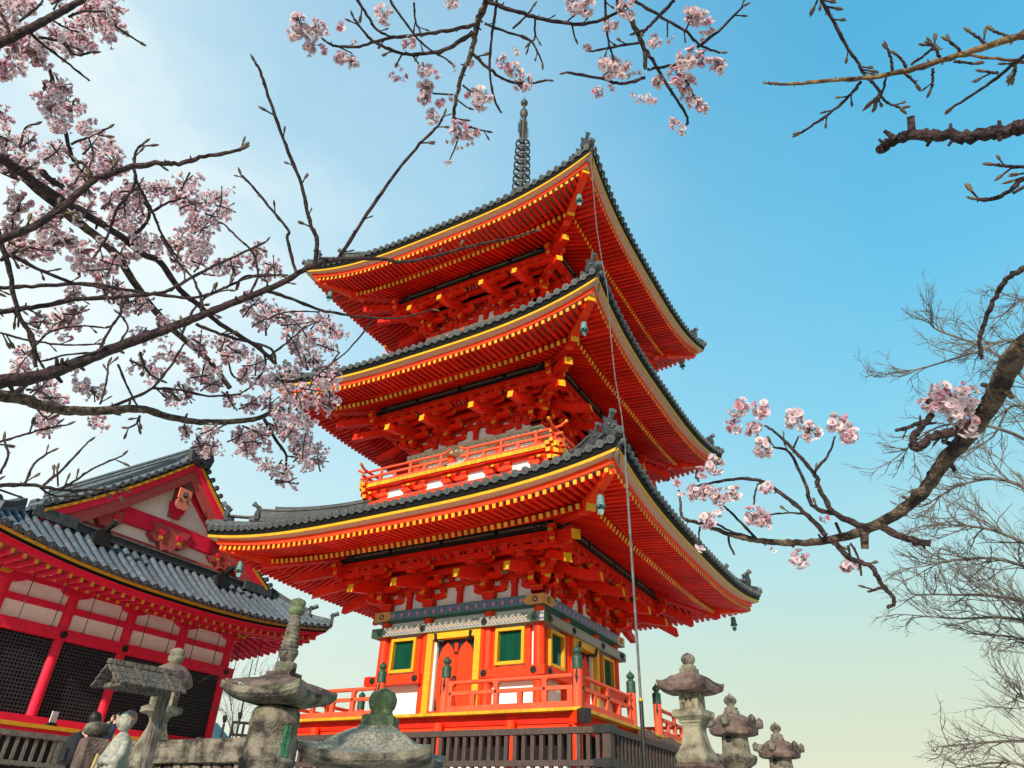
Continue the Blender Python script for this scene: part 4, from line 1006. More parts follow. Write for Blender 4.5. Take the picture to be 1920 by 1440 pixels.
# 1 tall lantern with ringed spire and drum body
A = at(524, 1310, 7.0); base = GZ
t = thing('stone_lantern', 'tall weathered stone lantern with a ringed spire above its cap and a thick drum body', 'stone lantern', (A.x, A.y, base), 0, 'stone lanterns by the pagoda')
r1 = lambda w_, v: vprof(A, base, [(w_, v)])[0]
m = MB(); m.lathe([(.34, 0), (.34, .3), (.27, .34)]+vprof(A, base, [(53, 1470), (52, 1432), (54, 1430), (54, 1425), (50, 1423), (48, 1400), (46, 1362), (48, 1360), (48, 1353), (46, 1350), (45.5, 1338), (42, 1331), (36, 1327)]), 28, STN); bo = m.build('drum_body', t)
m = MB()
fa = faceaz(A)
for k_ in (-.28, .05):
    rr = vprof(A, base, [(48, 1395)])[0][0]
    z0_, z1_ = Zl(A, base, 1420), Zl(A, base, 1362)
    a_ = fa+.62+k_*.55
    m.prism([(-.012, z0_), (.012, z0_), (.020, (z0_+z1_)/2), (.014, z1_), (-.006, z1_), (-.016, (z0_+z1_)/2)], (cos(a_)*(rr+.004), sin(a_)*(rr+.004), 0), (-sin(a_), cos(a_), 0), (0, 0, 1), .012, VERD)
m.build('verdigris_strip', bo)
ph = roof_rot(A, 4, radians(15)); m = MB()
zb, ze, zt_ = Zl(A, base, 1322), Zl(A, base, 1300), Zl(A, base, 1268)
hw = 112*mpp(A, zat(A, 1300))/sqrt(2)*1.02
stone_roof(m, 4, ph, [(hw*.42, zb-.015, 0), (hw*.9, zb+.02, .03), (hw, ze-.05, .05), (hw*1.0, ze+.0, .055), (hw*.84, ze+.025, .045), (hw*.62, ze+.075, .02), (hw*.42, zt_-.03, 0), (hw*.30, zt_, 0), (0.001, zt_+.001, 0)], STNB, [STN, STN, STN, STNB, STNB, STNB, STNB, STNB, STNB])
m.build('cap_roof', t)
m = MB(); p_ = vprof(A, base, [(31, 1268), (31, 1262)]); m.lathe([(p_[0][0]*.8, p_[0][1]), (p_[0][0]*.8, p_[1][1])], 4, STNB, rot=ph, sq=True, smooth=False)
m.lathe(vprof(A, base, [(20, 1262), (21, 1258), (21, 1246), (19, 1243), (14, 1242)]), 14, STN)
m.lathe(vprof(A, base, [(13, 1243), (13.5, 1238), (18, 1228), (19.5, 1224), (16, 1222)]), 16, STN)
rows = []
for i in range(9):
    v0 = 1223-i*7.8; w_ = 17.5-i*.95; rows += [(w_*.9, v0), (w_*1.04, v0-1.5), (w_*1.04, v0-4.6), (w_*.9, v0-6)]
m.lathe(vprof(A, base, rows+[(8.5, 1153)]), 16, STN); m.build('ringed_spire', t)
m = MB(); m.lathe(vprof(A, base, [(9, 1154), (14, 1151), (15.5, 1146), (15, 1141), (11.5, 1139), (14.5, 1136), (15.5, 1131), (13, 1126), (6, 1123), (1.5, 1121), (.01, 1120)]), 14, MOSS); m.build('jewel', t)

# 2 broad cap with mossy onion jewel
A = at(709, 1390, 5.5)
t = thing('stone_lantern', 'low stone lantern whose broad curved cap carries a moss covered onion jewel', 'stone lantern', (A.x, A.y, base), 0, 'stone lanterns by the pagoda')
m = MB(); m.lathe([(.34, 0), (.34, .25), (.22, .35), (.18, .9), (.30, 1.15), (.30, 1.25), (.26, 1.3), (.26, 1.62)], 20, STN); m.build('pedestal', t)
m = MB(); ph = roof_rot(A, 4, radians(33))
zb, ze, zt_ = Zl(A, base, 1445), Zl(A, base, 1422), Zl(A, base, 1369)
hw = 143*mpp(A, zat(A, 1415))/sqrt(2)/1*1.17
stone_roof(m, 4, ph, [(hw*.35, zb+.0, 0), (hw*.93, zb+.01, .04), (hw, ze-.04, .05), (hw, ze, .06), (hw*.88, ze+.012, .05), (hw*.70, ze+.05, .02), (hw*.52, ze+.13, .0), (hw*.42, zt_-.02, 0), (hw*.33, zt_, 0), (.001, zt_+.001, 0)], STNG, [STN, STN, STN, STNG, STNG, STNG, STNG, STNG, STNG], 12)
m.build('cap_roof', t)
m = MB(); p_ = vprof(A, base, [(44, 1370), (44, 1364)]); m.lathe([(p_[0][0]*.78, p_[0][1]), (p_[0][0]*.78, p_[1][1])], 4, STNG, rot=ph, sq=True, smooth=False)
p_ = vprof(A, base, [(39, 1364), (39, 1342)]); m.lathe([(p_[0][0]*.76, p_[0][1]), (p_[0][0]*.78, p_[0][1]+.02), (p_[0][0]*.76, p_[1][1]-.01), (p_[0][0]*.6, p_[1][1])], 4, MOSS, rot=ph, sq=True, smooth=False); m.build('jewel_seat', t)
m = MB(); m.lathe(vprof(A, base, [(20, 1344), (22, 1338), (20, 1334), (24, 1328), (26.5, 1318), (26.5, 1310), (22, 1300), (12, 1294), (4, 1291), (.01, 1288)]), 22, MOSS); m.build('jewel', t)

# 3 square lantern with open light chamber (right)
A = at(1300, 1340, 9.0)
t = thing('stone_lantern', 'pale stone lantern with an open windowed chamber and waisted shaft right of the pagoda', 'stone lantern', (A.x, A.y, base), 0, 'stone lanterns by the pagoda')
ph = roof_rot(A, 4, radians(22))
m = MB(); m.lathe(vprof(A, base, [(44, 1500), (44, 1450), (52, 1440), (46, 1432)]), 6, STNB, rot=ph, smooth=False)
m.lathe([(.42, 0), (.42, .5)]+vprof(A, base, [(44, 1500)]), 6, STN, rot=ph, smooth=False); m.build('base_stone', t)
m = MB(); p_ = vprof(A, base, [(33, 1432), (36, 1424), (36, 1418), (33, 1414), (25, 1398), (20, 1376), (19.5, 1366), (23, 1358), (26, 1356), (26, 1353)])
m.lathe([(r*.86, z) for r, z in p_], 4, STNP, rot=ph, sq=True, smooth=False)
m.lathe([(r*.80, z) for r, z in vprof(A, base, [(26, 1353), (38, 1345), (38, 1334), (33, 1332)])], 4, STNP, rot=ph, sq=True, smooth=False); m.build('shaft', t)
m = MB(); r_ = 23*mpp(A, zat(A, 1315))*.80; z0_, z1_ = Zl(A, base, 1332), Zl(A, base, 1300)
for j in range(4):
    R_ = Matrix.Rotation(ph+j*pi/2, 4, 'Z'); m.T = R_
    m.box((0, -r_+.03, z0_+.04), (2*r_-.06, .06, .08), STNP); m.box((0, -r_+.03, z1_-.03), (2*r_-.06, .06, .06), STNP)
    m.box((-r_+.035, -r_+.035, (z0_+z1_)/2), (.07, .07, z1_-z0_), STNP); m.box((0, -r_+.03, (z0_+z1_)/2), (.035, .05, z1_-z0_-.1), STNP)
m.T = None; m.build('light_chamber', t)
m = MB(); zb, ze, zt_ = Zl(A, base, 1301), Zl(A, base, 1291), Zl(A, base, 1262)
hw = 60*mpp(A, zat(A, 1290))/1.22
stone_roof(m, 4, ph, [(hw*.42, zb, 0), (hw*.95, zb+.005, .05), (hw, ze-.0, .075), (hw*.86, ze+.02, .05), (hw*.70, ze+.07, .02), (hw*.56, ze+.13, 0), (hw*.44, zt_-.03, 0), (hw*.28, zt_, 0), (.001, zt_+.001, 0)], STNB, [STNB]*9)
m.build('cap_roof', t)
m = MB(); p_ = vprof(A, base, [(17, 1262), (17, 1254), (13, 1253), (13, 1248), (9, 1247)]); m.lathe([(r*.82, z) for r, z in p_], 4, STNP, rot=ph, sq=True, smooth=False)
m.lathe(vprof(A, base, [(8, 1248), (10, 1245), (13.5, 1239), (13, 1233), (9, 1228), (3, 1225), (.01, 1223)]), 14, STN); m.build('jewel', t)

# 4 and 5 round lanterns with curled hexagonal caps (right)
def curl(label, u0, v0, D, s, dv, n_hole):
    A = at(u0, v0, D); t = thing('stone_lantern', label, 'stone lantern', (A.x, A.y, base), 0, 'stone lanterns by the pagoda')
    V = lambda v: v0+(v-1340)*s+dv; ph = faceaz(A)+pi/2+.25
    m = MB(); m.lathe([(.40, 0), (.40, .4), (.22, .5)]+vprof(A, base, [(20*s, V(1520)), (20*s, V(1450)), (24*s, V(1440)), (35*s, V(1432)), (38*s, V(1424)), (38*s, V(1418)), (34*s, V(1416)), (28*s, V(1414)), (27*s, V(1412))]), 18, STN); m.build('pedestal', t)
    m = MB(); m.lathe(vprof(A, base, [(27*s, V(1413)), (25*s, V(1390)), (24.5*s, V(1374))]), 20, STN); bo = m.build('light_drum', t)
    h = MB(); a_ = faceaz(A)-.5; rr = 25.5*s*mpp(A, zat(A, V(1388))); h.cyl((cos(a_)*rr*.9, sin(a_)*rr*.9, Zl(A, base, V(1388))), (cos(a_)*(rr+.004), sin(a_)*(rr+.004), Zl(A, base, V(1388))), .045, .045, 8, VOID); h.build('light_hole', bo)
    m = MB(); zb, ze, zt_ = Zl(A, base, V(1381)), Zl(A, base, V(1368)), Zl(A, base, V(1339)); hw = 42*s*mpp(A, zat(A, V(1370)))
    stone_roof(m, 6, ph, [(hw*.5, zb, 0), (hw*.96, zb+.01, .02), (hw, ze-.0, .02), (hw*.9, ze+.05, 0), (hw*.75, ze+.11, 0), (hw*.55, ze+.17, 0), (hw*.33, zt_, 0), (.001, zt_+.001, 0)], STNB, [STNB]*8, 8)
    for j in range(6):
        a_ = ph+pi/6+j*pi/3+pi/2; c_ = Vector((cos(a_), sin(a_), 0)); q_ = hw/cos(pi/6)
        m.tube([c_*q_*.80+Vector((0, 0, ze+.10)), c_*q_*.97+Vector((0, 0, ze+.04)), c_*q_*1.05+Vector((0, 0, ze+.05)), c_*q_*1.07+Vector((0, 0, ze+.11)), c_*q_*1.0+Vector((0, 0, ze+.14))], [.05, .05, .055, .05, .035], 7, STN)
    m.build('cap_roof', t)
    m = MB(); m.lathe(vprof(A, base, [(15*s, V(1340)), (15*s, V(1334)), (12*s, V(1333)), (13*s, V(1328)), (7*s, V(1325)), (6*s, V(1323)), (11*s, V(1319)), (12.5*s, V(1313)), (9*s, V(1307)), (3*s, V(1303)), (.01, V(1299))]), 14, STN); m.build('jewel', t)
curl('round drum stone lantern with a curled cap, middle of the right hand three', 1377, 1380, 11.0, 1.0, -40, 0)
curl('smallest and lowest round stone lantern with a curled cap, furthest right', 1463, 1424, 14.0, .86, -36, 0)

# 6 pale lantern behind the notice roof (left)
A = at(309, 1310, 9.6)
t = thing('stone_lantern', 'pale granite lantern with a domed cap and lotus jewel standing behind the small wooden roof', 'stone lantern', (A.x, A.y, base), 0, 'stone lanterns by the pagoda')
ph = roof_rot(A, 4, radians(30))
m = MB(); p_ = vprof(A, base, [(42, 1430), (40, 1400), (36, 1392), (24, 1366), (21, 1354), (24, 1346), (34, 1339)]); m.lathe([(.42, 0), (.42, .5)]+p_[:1], 6, STN, rot=ph, smooth=False)
m.lathe([(r*.84, z) for r, z in p_], 6, STNP, rot=ph, smooth=False); m.build('shaft', t)
m = MB(); p_ = vprof(A, base, [(30, 1340), (41, 1337), (41, 1327), (30, 1325)]); m.lathe(p_, 6, STNP, rot=ph, smooth=False); m.build('platform', t)
m = MB(); z0_, z1_ = Zl(A, base, 1325), Zl(A, base, 1288); r_ = 25*mpp(A, zat(A, 1310))*.85
for j in range(4):
    m.T = Matrix.Rotation(ph+j*pi/2, 4, 'Z'); m.box((0, -r_+.03, z0_+.06), (2*r_-.06, .06, .12), STNP); m.box((0, -r_+.03, z1_-.03), (2*r_-.06, .06, .06), STNP); m.box((-r_+.04, -r_+.04, (z0_+z1_)/2), (.08, .08, z1_-z0_), STNP)
m.T = None; m.build('light_chamber', t)
m = MB(); m.lathe(vprof(A, base, [(20, 1290), (43, 1287), (45, 1282), (44, 1276), (37, 1262), (27, 1252), (15, 1246), (10, 1244)]), 12, STNB, rot=ph); m.build('cap_roof', t)
m = MB(); m.lathe(vprof(A, base, [(10, 1245), (12, 1241), (15, 1238), (15, 1231), (12, 1230), (14, 1226), (14, 1221), (9, 1217), (2, 1215), (.01, 1214)]), 14, STNP); m.build('jewel', t)

# stone balustrade in front, square stone pillar at its left end
yb = -14.75; q0 = onplane(236, 1394, (0, 1, 0), yb); q1 = onplane(470, 1384, (0, 1, 0), yb); zt = (q0.z+q1.z)/2
t = thing('stone_balustrade', 'rough granite balustrade with a heavy top beam behind the tall lantern', 'balustrade', (q0.x, yb, GZ))
L = q1.x-q0.x+.55
def rough(mb, c, d, mat, n=8, j=.012):
    # box with chipped, uneven edges
    bm_ = bmesh.new(); bmesh.ops.create_cube(bm_, size=1)
    for v in bm_.verts: v.co = Vector((v.co.x*d[0], v.co.y*d[1], v.co.z*d[2]))
    ed = [e for e in bm_.edges]; bmesh.ops.subdivide_edges(bm_, edges=ed, cuts=n, use_grid_fill=True)
    for v in bm_.verts: v.co += Vector((random.uniform(-j, j), random.uniform(-j, j), random.uniform(-j, j)))
    mb.add([v.co+Vector(c) for v in bm_.verts], [[v.index for v in f.verts] for f in bm_.faces], mat, True); bm_.free()
h = zt-GZ
m = MB(); rough(m, (L/2-.3, 0, h-.11), (L+.6, .22, .22), STN, 14, .010); m.build('top_beam', t)
m = MB(); rough(m, (L/2-.3, 0, h-.95), (L+.6, .20, .18), STN, 8); m.build('bottom_beam', t)
n = int(L/.155)
m0 = None
for i in range(n+1):
    m = MB(); rough(m, (0, 0, 0), (.105, .10, .66), (STN, STNB, STNP)[i % 3], 4, .008); m.build('baluster', t, (i*.155-.2, 0, h-.54))
for x in (-.05, 1.3): m = MB(); rough(m, (0, 0, 0), (.2, .2, h-.25), STN, 6); m.build('balustrade_post', t, (x, .02, (h-.25)/2))
A = at(174, 1400, 8.3); t = thing('stone_pillar', 'dark square stone pillar with a rounded cap beside the standing statue', 'pillar', (A.x, A.y, GZ))
p_ = vprof(A, GZ, [(24, 1440), (21, 1384)]); m = MB(); m.lathe([(p_[0][0]*1.05, 0), (p_[0][0]*.95, p_[0][1]), (p_[0][0]*.9, p_[1][1]-.02), (p_[0][0]*.78, p_[1][1])], 4, STNB, rot=faceaz(A)+.4, sq=True, smooth=False); m.build('pillar_shaft', t)
m = MB(); m.lathe(vprof(A, GZ, [(15, 1385), (16, 1380), (25, 1377), (27, 1371), (27, 1364), (24, 1358), (16, 1355), (.01, 1354)]), 16, STN); m.build('pillar_cap', t)

# little roofed notice post
A = at(287, 1380, 6.2); t = thing('roofed_notice_post', 'weathered wooden post carrying a small plank gable roof in front of the pale lantern', 'notice post', (A.x, A.y, GZ), 0)
ztop = zat(A, 1262)-GZ
m = MB(); m.box((0, 0, ztop/2-.08), (.075, .06, ztop-.02), WOODG, 1.05, .95); m.build('post', t)
rz_ = Matrix.Rotation(pi/2-.12, 4, 'Z'); Lr = .52
for s_ in (-1, 1):
    m = MB(); m.T = rz_ @ Matrix.Translation((-.21, 0, ztop-.02))
    for k_ in range(3):
        y0, y1 = s_*(.004+.055*k_), s_*(.004+.055*(k_+1)+.02); z0_, z1_ = -.040*k_+.006, -.040*(k_+1)-.010
        m.beam((-Lr/2+random.uniform(-.01, .01), (y0+y1)/2, (z0_+z1_)/2), (Lr/2+random.uniform(-.01, .01), (y0+y1)/2, (z0_+z1_)/2), .082, .013, WOODG, up=(0, -s_*.56, -.83) if False else (0, s_*.56, .83))
    for x in (-.24, -.07, .16): m.beam((x, s_*.0, .022), (x+.015, s_*.20, -.128), .024, .016, WOODG)
    m.build('roof_slope', t)
m = MB(); m.T = rz_ @ Matrix.Translation((-.21, 0, ztop-.02)); m.box((0, 0, .026), (Lr+.02, .036, .032), WOODG)
m.build('ridge_board', t); m = MB(); m.T = rz_ @ Matrix.Translation((-.21, 0, ztop-.02)); m.box((0, 0, -.08), (Lr-.12, .035, .05), WOOD)
for x in (-.17, .15): m.box((x, 0, -.115), (.03, .28, .03), WOODG)
m.build('roof_beam', t)

STAT = pm('fine_grey_stone', (.38, .38, .32), (.20, .20, .17), .85, 30, .7, .12, 90, alt2=(.12, .12, .10), s2=16, t2=(.60, .72))
# robed stone statue
A = at(225, 1400, 6.4); t = thing('stone_statue', 'small grey stone statue of a robed monk holding a staff beside the stone pillar', 'statue', (A.x, A.y, GZ), 0)
pm_ = mpp(A, zat(A, 1390)); zt_ = zat(A, 1333)-GZ; H = .66
fz = faceaz(A)-1.0; m = MB(); T0 = Matrix.Translation((0, 0, zt_-H)) @ Matrix.Rotation(fz+pi/2, 4, 'Z') @ Matrix.Scale(.63, 4); m.T = T0
prof = [(.19, 0), (.20, .05), (.185, .2), (.175, .38), (.17, .5), (.172, .60), (.165, .68), (.14, .75), (.09, .795), (.055, .82), (.05, .84)]
nn = 30; vs = []; fs = []
for i, (r, z) in enumerate(prof):
    for j in range(nn):
        a_ = 2*pi*j/nn; fold = 1+.055*sin(a_*7+z*5)*min(1, max(0, (.72-z)*2))+.03*sin(a_*13+z*9)*(z < .6)
        vs.append((r*cos(a_)*fold*(.72+.12*(z < .3)), r*sin(a_)*fold*.68, z))
for i in range(len(prof)-1):
    for j in range(nn): fs.append((i*nn+j, i*nn+(j+1) % nn, (i+1)*nn+(j+1) % nn, (i+1)*nn+j))
m.add(vs, fs, STAT, True)
for s_ in (-1, 1): m.tube([(s_*.105, -.01, .71), (s_*.135, -.04, .58), (s_*.12, -.11, .50), (s_*.03, -.15, .52)], [.045, .055, .052, .04], 9, STAT)
m.tube([(-.125, -.08, .56), (-.115, -.10, .38), (-.10, -.10, .22)], [.05, .06, .03], 8, STAT); m.tube([(.125, -.08, .56), (.115, -.10, .38), (.10, -.10, .22)], [.05, .06, .03], 8, STAT)
m.ball((0, -.155, .53), .045, STAT, 8, 1.1, .8, .9)
m.build('robed_body', t)
hd = MB(); hd.T = T0 @ Matrix.Translation((0, -.02, .93))
hd.ball((0, 0, 0), .088, STAT, 14, .92, 1.02, 1.28); hd.ball((0, -.088, -.018), .018, STAT, 6, .8, 1, 1.7)
for s_ in (-1, 1):
    hd.ball((s_*.032, -.074, .012), .016, STAT, 6, 1.3, .6, .6); hd.ball((s_*.085, .0, -.01), .02, STAT, 6, .5, .9, 2.0); hd.tube([(s_*.052, -.072, .034), (s_*.03, -.084, .040), (s_*.012, -.084, .032)], .006, 5, STAT)
hd.tube([(-.022, -.082, -.055), (0, -.088, -.052), (.022, -.082, -.055)], .007, 5, STAT)
ho = hd.build('head', t)
hc = MB(); hc.T = T0 @ Matrix.Translation((0, -.005, .945)); CAPM = pm('pinkish_worn_stone', (.36, .22, .19), (.20, .13, .11), .85, 14, .7, .1)
pr = [(.092*sin(pi*.5*(1-i/7))+.0001, .092*1.28*sin(pi*.5*i/7)) for i in range(8)]; hc.T = hc.T @ Matrix.Rotation(-.5, 4, 'X'); hc.lathe([(.088, -.03)]+pr, 16, CAPM, sx=.95, sy=1.04, c=(0, .006, .004)); hc.build('hood', ho)
sf_ = MB(); sf_.T = T0; sf_.tube([(-.13, -.22, -.05), (-.10, -.21, .30), (-.06, -.20, .58)], [.016, .018, .015], 8, pm('yellowed_staff', (.50, .36, .12), (.34, .24, .10), .8, 12)); sf_.build('staff', t)
pl = MB(); rough(pl, (0, 0, (zt_-H)/2), (.36, .32, zt_-H), STN, 6); pl.build('plinth', t)

# person photographing behind the pillar
SKIN = pm('skin', (.58, .34, .24), (.50, .28, .20), .5, 8, .5, 0); HAIR = pm('black_hair', (.012, .010, .010), (.006, .005, .005), .5, 20, .5, .2)
NAVY = pm('navy_jacket_cloth', (.020, .035, .10), (.010, .018, .05), .8, 10, .5, .3); DARK = pm('black_cloth', (.012, .012, .016), (.006, .006, .008), .85, 10, .5, .3)
A = at(161, 1400, 15.0); zh = zat(A, 1344); gz = zh-1.66
t = thing('person', 'person in a navy jacket with a black backpack raising a camera behind the stone pillar', 'person', (A.x, A.y, gz), 0)
m = MB(); m.box((A.x, A.y, (gz+GZ)/2), (2.4, 2.4, gz-GZ), PAVE); struct(m.build('stone_step'))
fz = atan2(-A.y+2, -A.x)  # looks up at the pagoda
T0 = Matrix.Rotation(fz+pi/2, 4, 'Z')
def skinmesh(name, verts, edges, rad, mat, parent, sub=2):
    me = bpy.data.meshes.new(name); me.from_pydata([tuple(T0 @ Vector(v)) for v in verts], edges, []); o = bpy.data.objects.new(name, me); COL.objects.link(o)
    sk_ = o.modifiers.new('skin', 'SKIN'); me.skin_vertices[0]
    for i, r in enumerate(rad): me.skin_vertices[0].data[i].radius = r if isinstance(r, tuple) else (r, r)
    me.skin_vertices[0].data[0].use_root = True
    s = o.modifiers.new('sub', 'SUBSURF'); s.levels = sub; s.render_levels = sub
    dg_ = bpy.context.evaluated_depsgraph_get(); dg_.update(); ev_ = o.evaluated_get(dg_); nm_ = bpy.data.meshes.new_from_object(ev_); bpy.data.objects.remove(o)
    nm_.materials.clear(); nm_.materials.append(mat)
    for p in nm_.polygons: p.use_smooth = True
    o = bpy.data.objects.new(name, nm_); COL.objects.link(o); o.parent = parent; return o
V = [(0, 0, .93), (0, .01, 1.10), (0, .02, 1.28), (0, .02, 1.40), (0, .0, 1.47), (0, -.02, 1.55),
     (.17, .01, 1.38), (.25, -.20, 1.36), (.09, -.34, 1.63), (-.17, .01, 1.38), (-.25, -.20, 1.36), (-.08, -.34, 1.63),
     (.09, 0, .86), (.10, -.02, .48), (.10, .03, .09), (.10, -.10, .04), (-.09, 0, .86), (-.11, -.01, .48), (-.12, .03, .09), (-.12, -.10, .04)]
E_ = [(0, 1), (1, 2), (2, 3), (3, 4), (4, 5), (3, 6), (6, 7), (7, 8), (3, 9), (9, 10), (10, 11), (0, 12), (12, 13), (13, 14), (14, 15), (0, 16), (16, 17), (17, 18), (18, 19)]
R_ = [(.15, .11), (.14, .10), (.165, .115), (.11, .09), .055, .05, .065, .052, .034, .065, .052, .034, .085, .06, .045, .04, .085, .06, .045, .04]
body = skinmesh('body', V, E_, R_, SKIN, t)
Vj = V[:4]+[V[6], V[7], (.12, -.31, 1.58), V[9], V[10], (-.11, -.31, 1.58)]
skinmesh('jacket', [(0, 0, .84)]+Vj[1:], [(0, 1), (1, 2), (2, 3), (3, 4), (4, 5), (5, 6), (3, 7), (7, 8), (8, 9)], [(.175, .135), (.165, .125), (.19, .14), (.135, .11), .085, .07, .05, .085, .07, .05], NAVY, t)
skinmesh('trousers', [(0, 0, .90)]+V[12:15]+V[16:19], [(0, 1), (1, 2), (2, 3), (0, 4), (4, 5), (5, 6)], [(.15, .12), .10, .075, .065, .10, .075, .065], DARK, t)
h = MB(); h.T = T0 @ Matrix.Translation((0, -.03, 1.62)) @ Matrix.Rotation(-.35, 4, 'X')
h.ball((0, 0, 0), .085, SKIN, 14, .88, 1.08, 1.30); h.ball((0, -.092, -.015), .017, SKIN, 6, .8, 1, 1.5)
for s_ in (-1, 1): h.ball((s_*.03, -.08, .012), .011, HAIR, 6, 1.3, .6, .7); h.ball((s_*.078, .005, -.005), .022, SKIN, 6, .4, .8, 1.4)
h.tube([(-.02, -.086, -.052), (0, -.091, -.05), (.02, -.086, -.052)], .006, 5, pm('lips', (.36, .12, .10), bump=0))
ho = h.build('head', t); hr = MB(); hr.T = h.T @ Matrix.Translation((0, .014, .018)); pr = [(.094*sin(pi*.5*(1-i/7))+.0001, .094*1.25*sin(pi*.5*i/7)) for i in range(8)]; hr.lathe([(.088, -.085), (.096, -.03)]+pr, 18, HAIR, sx=.93, sy=1.06); hr.build('hair', ho)
for s_ in (-1, 1):
    hn = MB(); hn.T = T0 @ Matrix.Translation((s_*.085, -.36, 1.67)); hn.ball((0, 0, 0), .038, SKIN, 8, .55, .8, 1.25)
    for k_, (L_, c_) in enumerate(((.060, .3), (.072, .2), (.068, .2), (.052, .3))):
        z = .034-.021*k_; hn.tube([(-s_*.004, -.022, z), (-s_*.02, -.046, z+.004), (-s_*L_*.75, -.052, z+.004), (-s_*L_, -.036, z+.002)], [.010, .0095, .009, .007], 6, SKIN)
    hn.tube([(0, .0, .03), (-s_*.02, .018, .05), (-s_*.045, .016, .055)], [.012, .011, .008], 6, SKIN)
    hn.build('hand', t)
c = thing('camera', 'small black camera held up by the person behind the pillar', 'camera', A+Vector((0, 0, 0))+T0.to_3x3() @ Vector((0, -.40, 0))+Vector((0, 0, gz-A.z+1.71)), fz+pi/2)
m = MB(); m.box((0, 0, 0), (.13, .045, .085), IRON, 1, .96); m.box((0, 0, .05), (.05, .04, .03), IRON, 1, .8); cb_ = m.build('camera_body', c); m = MB(); m.tube([(0, -.02, 0), (0, -.085, 0)], [.034, .037], 14, IRON); m.build('lens', c)
bk = thing('backpack', 'black backpack worn by the person in the navy jacket', 'backpack', (A.x, A.y, gz)); m = MB(); m.T = T0
m.lathe([(.10, -.02), (.15, .0), (.165, .10), (.16, .28), (.14, .40), (.08, .46), (.0001, .47)], 16, DARK, (0, .21, .93), sx=1.05, sy=.72); m.box((0, .335, 1.06), (.20, .04, .18), DARK, 1, .9); m.build('bag', bk)
m = MB(); m.T = T0; 
for s_ in (-1, 1): m.tube([(s_*.09, .14, 1.40), (s_*.10, .02, 1.475), (s_*.105, -.125, 1.36), (s_*.11, -.13, 1.15), (s_*.13, .05, 1.0)], .020, 6, DARK)
m.build('shoulder_strap', bk)
# floodlights and pipe frame seen under the tall lantern cap
for u_, v_, D, lab in ((421, 1353, 24, 'small dark floodlight on a short post, left of the pipe frame'), (450, 1346, 25, 'round dark lamp on a thin pole, right of the other floodlight')):
    A = at(u_, v_, D); z_ = A.z; t = thing('floodlight', lab, 'floodlight', (A.x, A.y, -.5), 0, 'floodlights below the hall corner')
    m = MB(); m.tube([(0, 0, 0), (0, 0, z_+.45)], .035, 8, IRON); m.build('pole', t); m = MB(); m.tube([(0, 0, z_+.5), (.12, -.12, z_+.6)], [.05, .07], 12, IRON); m.build('lamp_head', t)
A = at(437, 1354, 26); B_ = at(480, 1354, 26); t = thing('pipe_frame', 'black pipe guard frame behind the tall stone lantern', 'guard frame', (A.x, A.y, -.5)); L_ = (Vector((B_.x, B_.y, 0))-Vector((A.x, A.y, 0))); h_ = A.z+.5
m = MB()
for f_ in (0, .5, 1): m.tube([L_*f_, L_*f_+Vector((0, 0, h_))], .04, 8, IRON)
m.build('frame_post', t); m = MB()
for z_ in (h_, h_-.35): m.tube([(0, 0, z_), tuple(L_+Vector((0, 0, z_)))], .04, 8, IRON)
m.build('frame_rail', t)
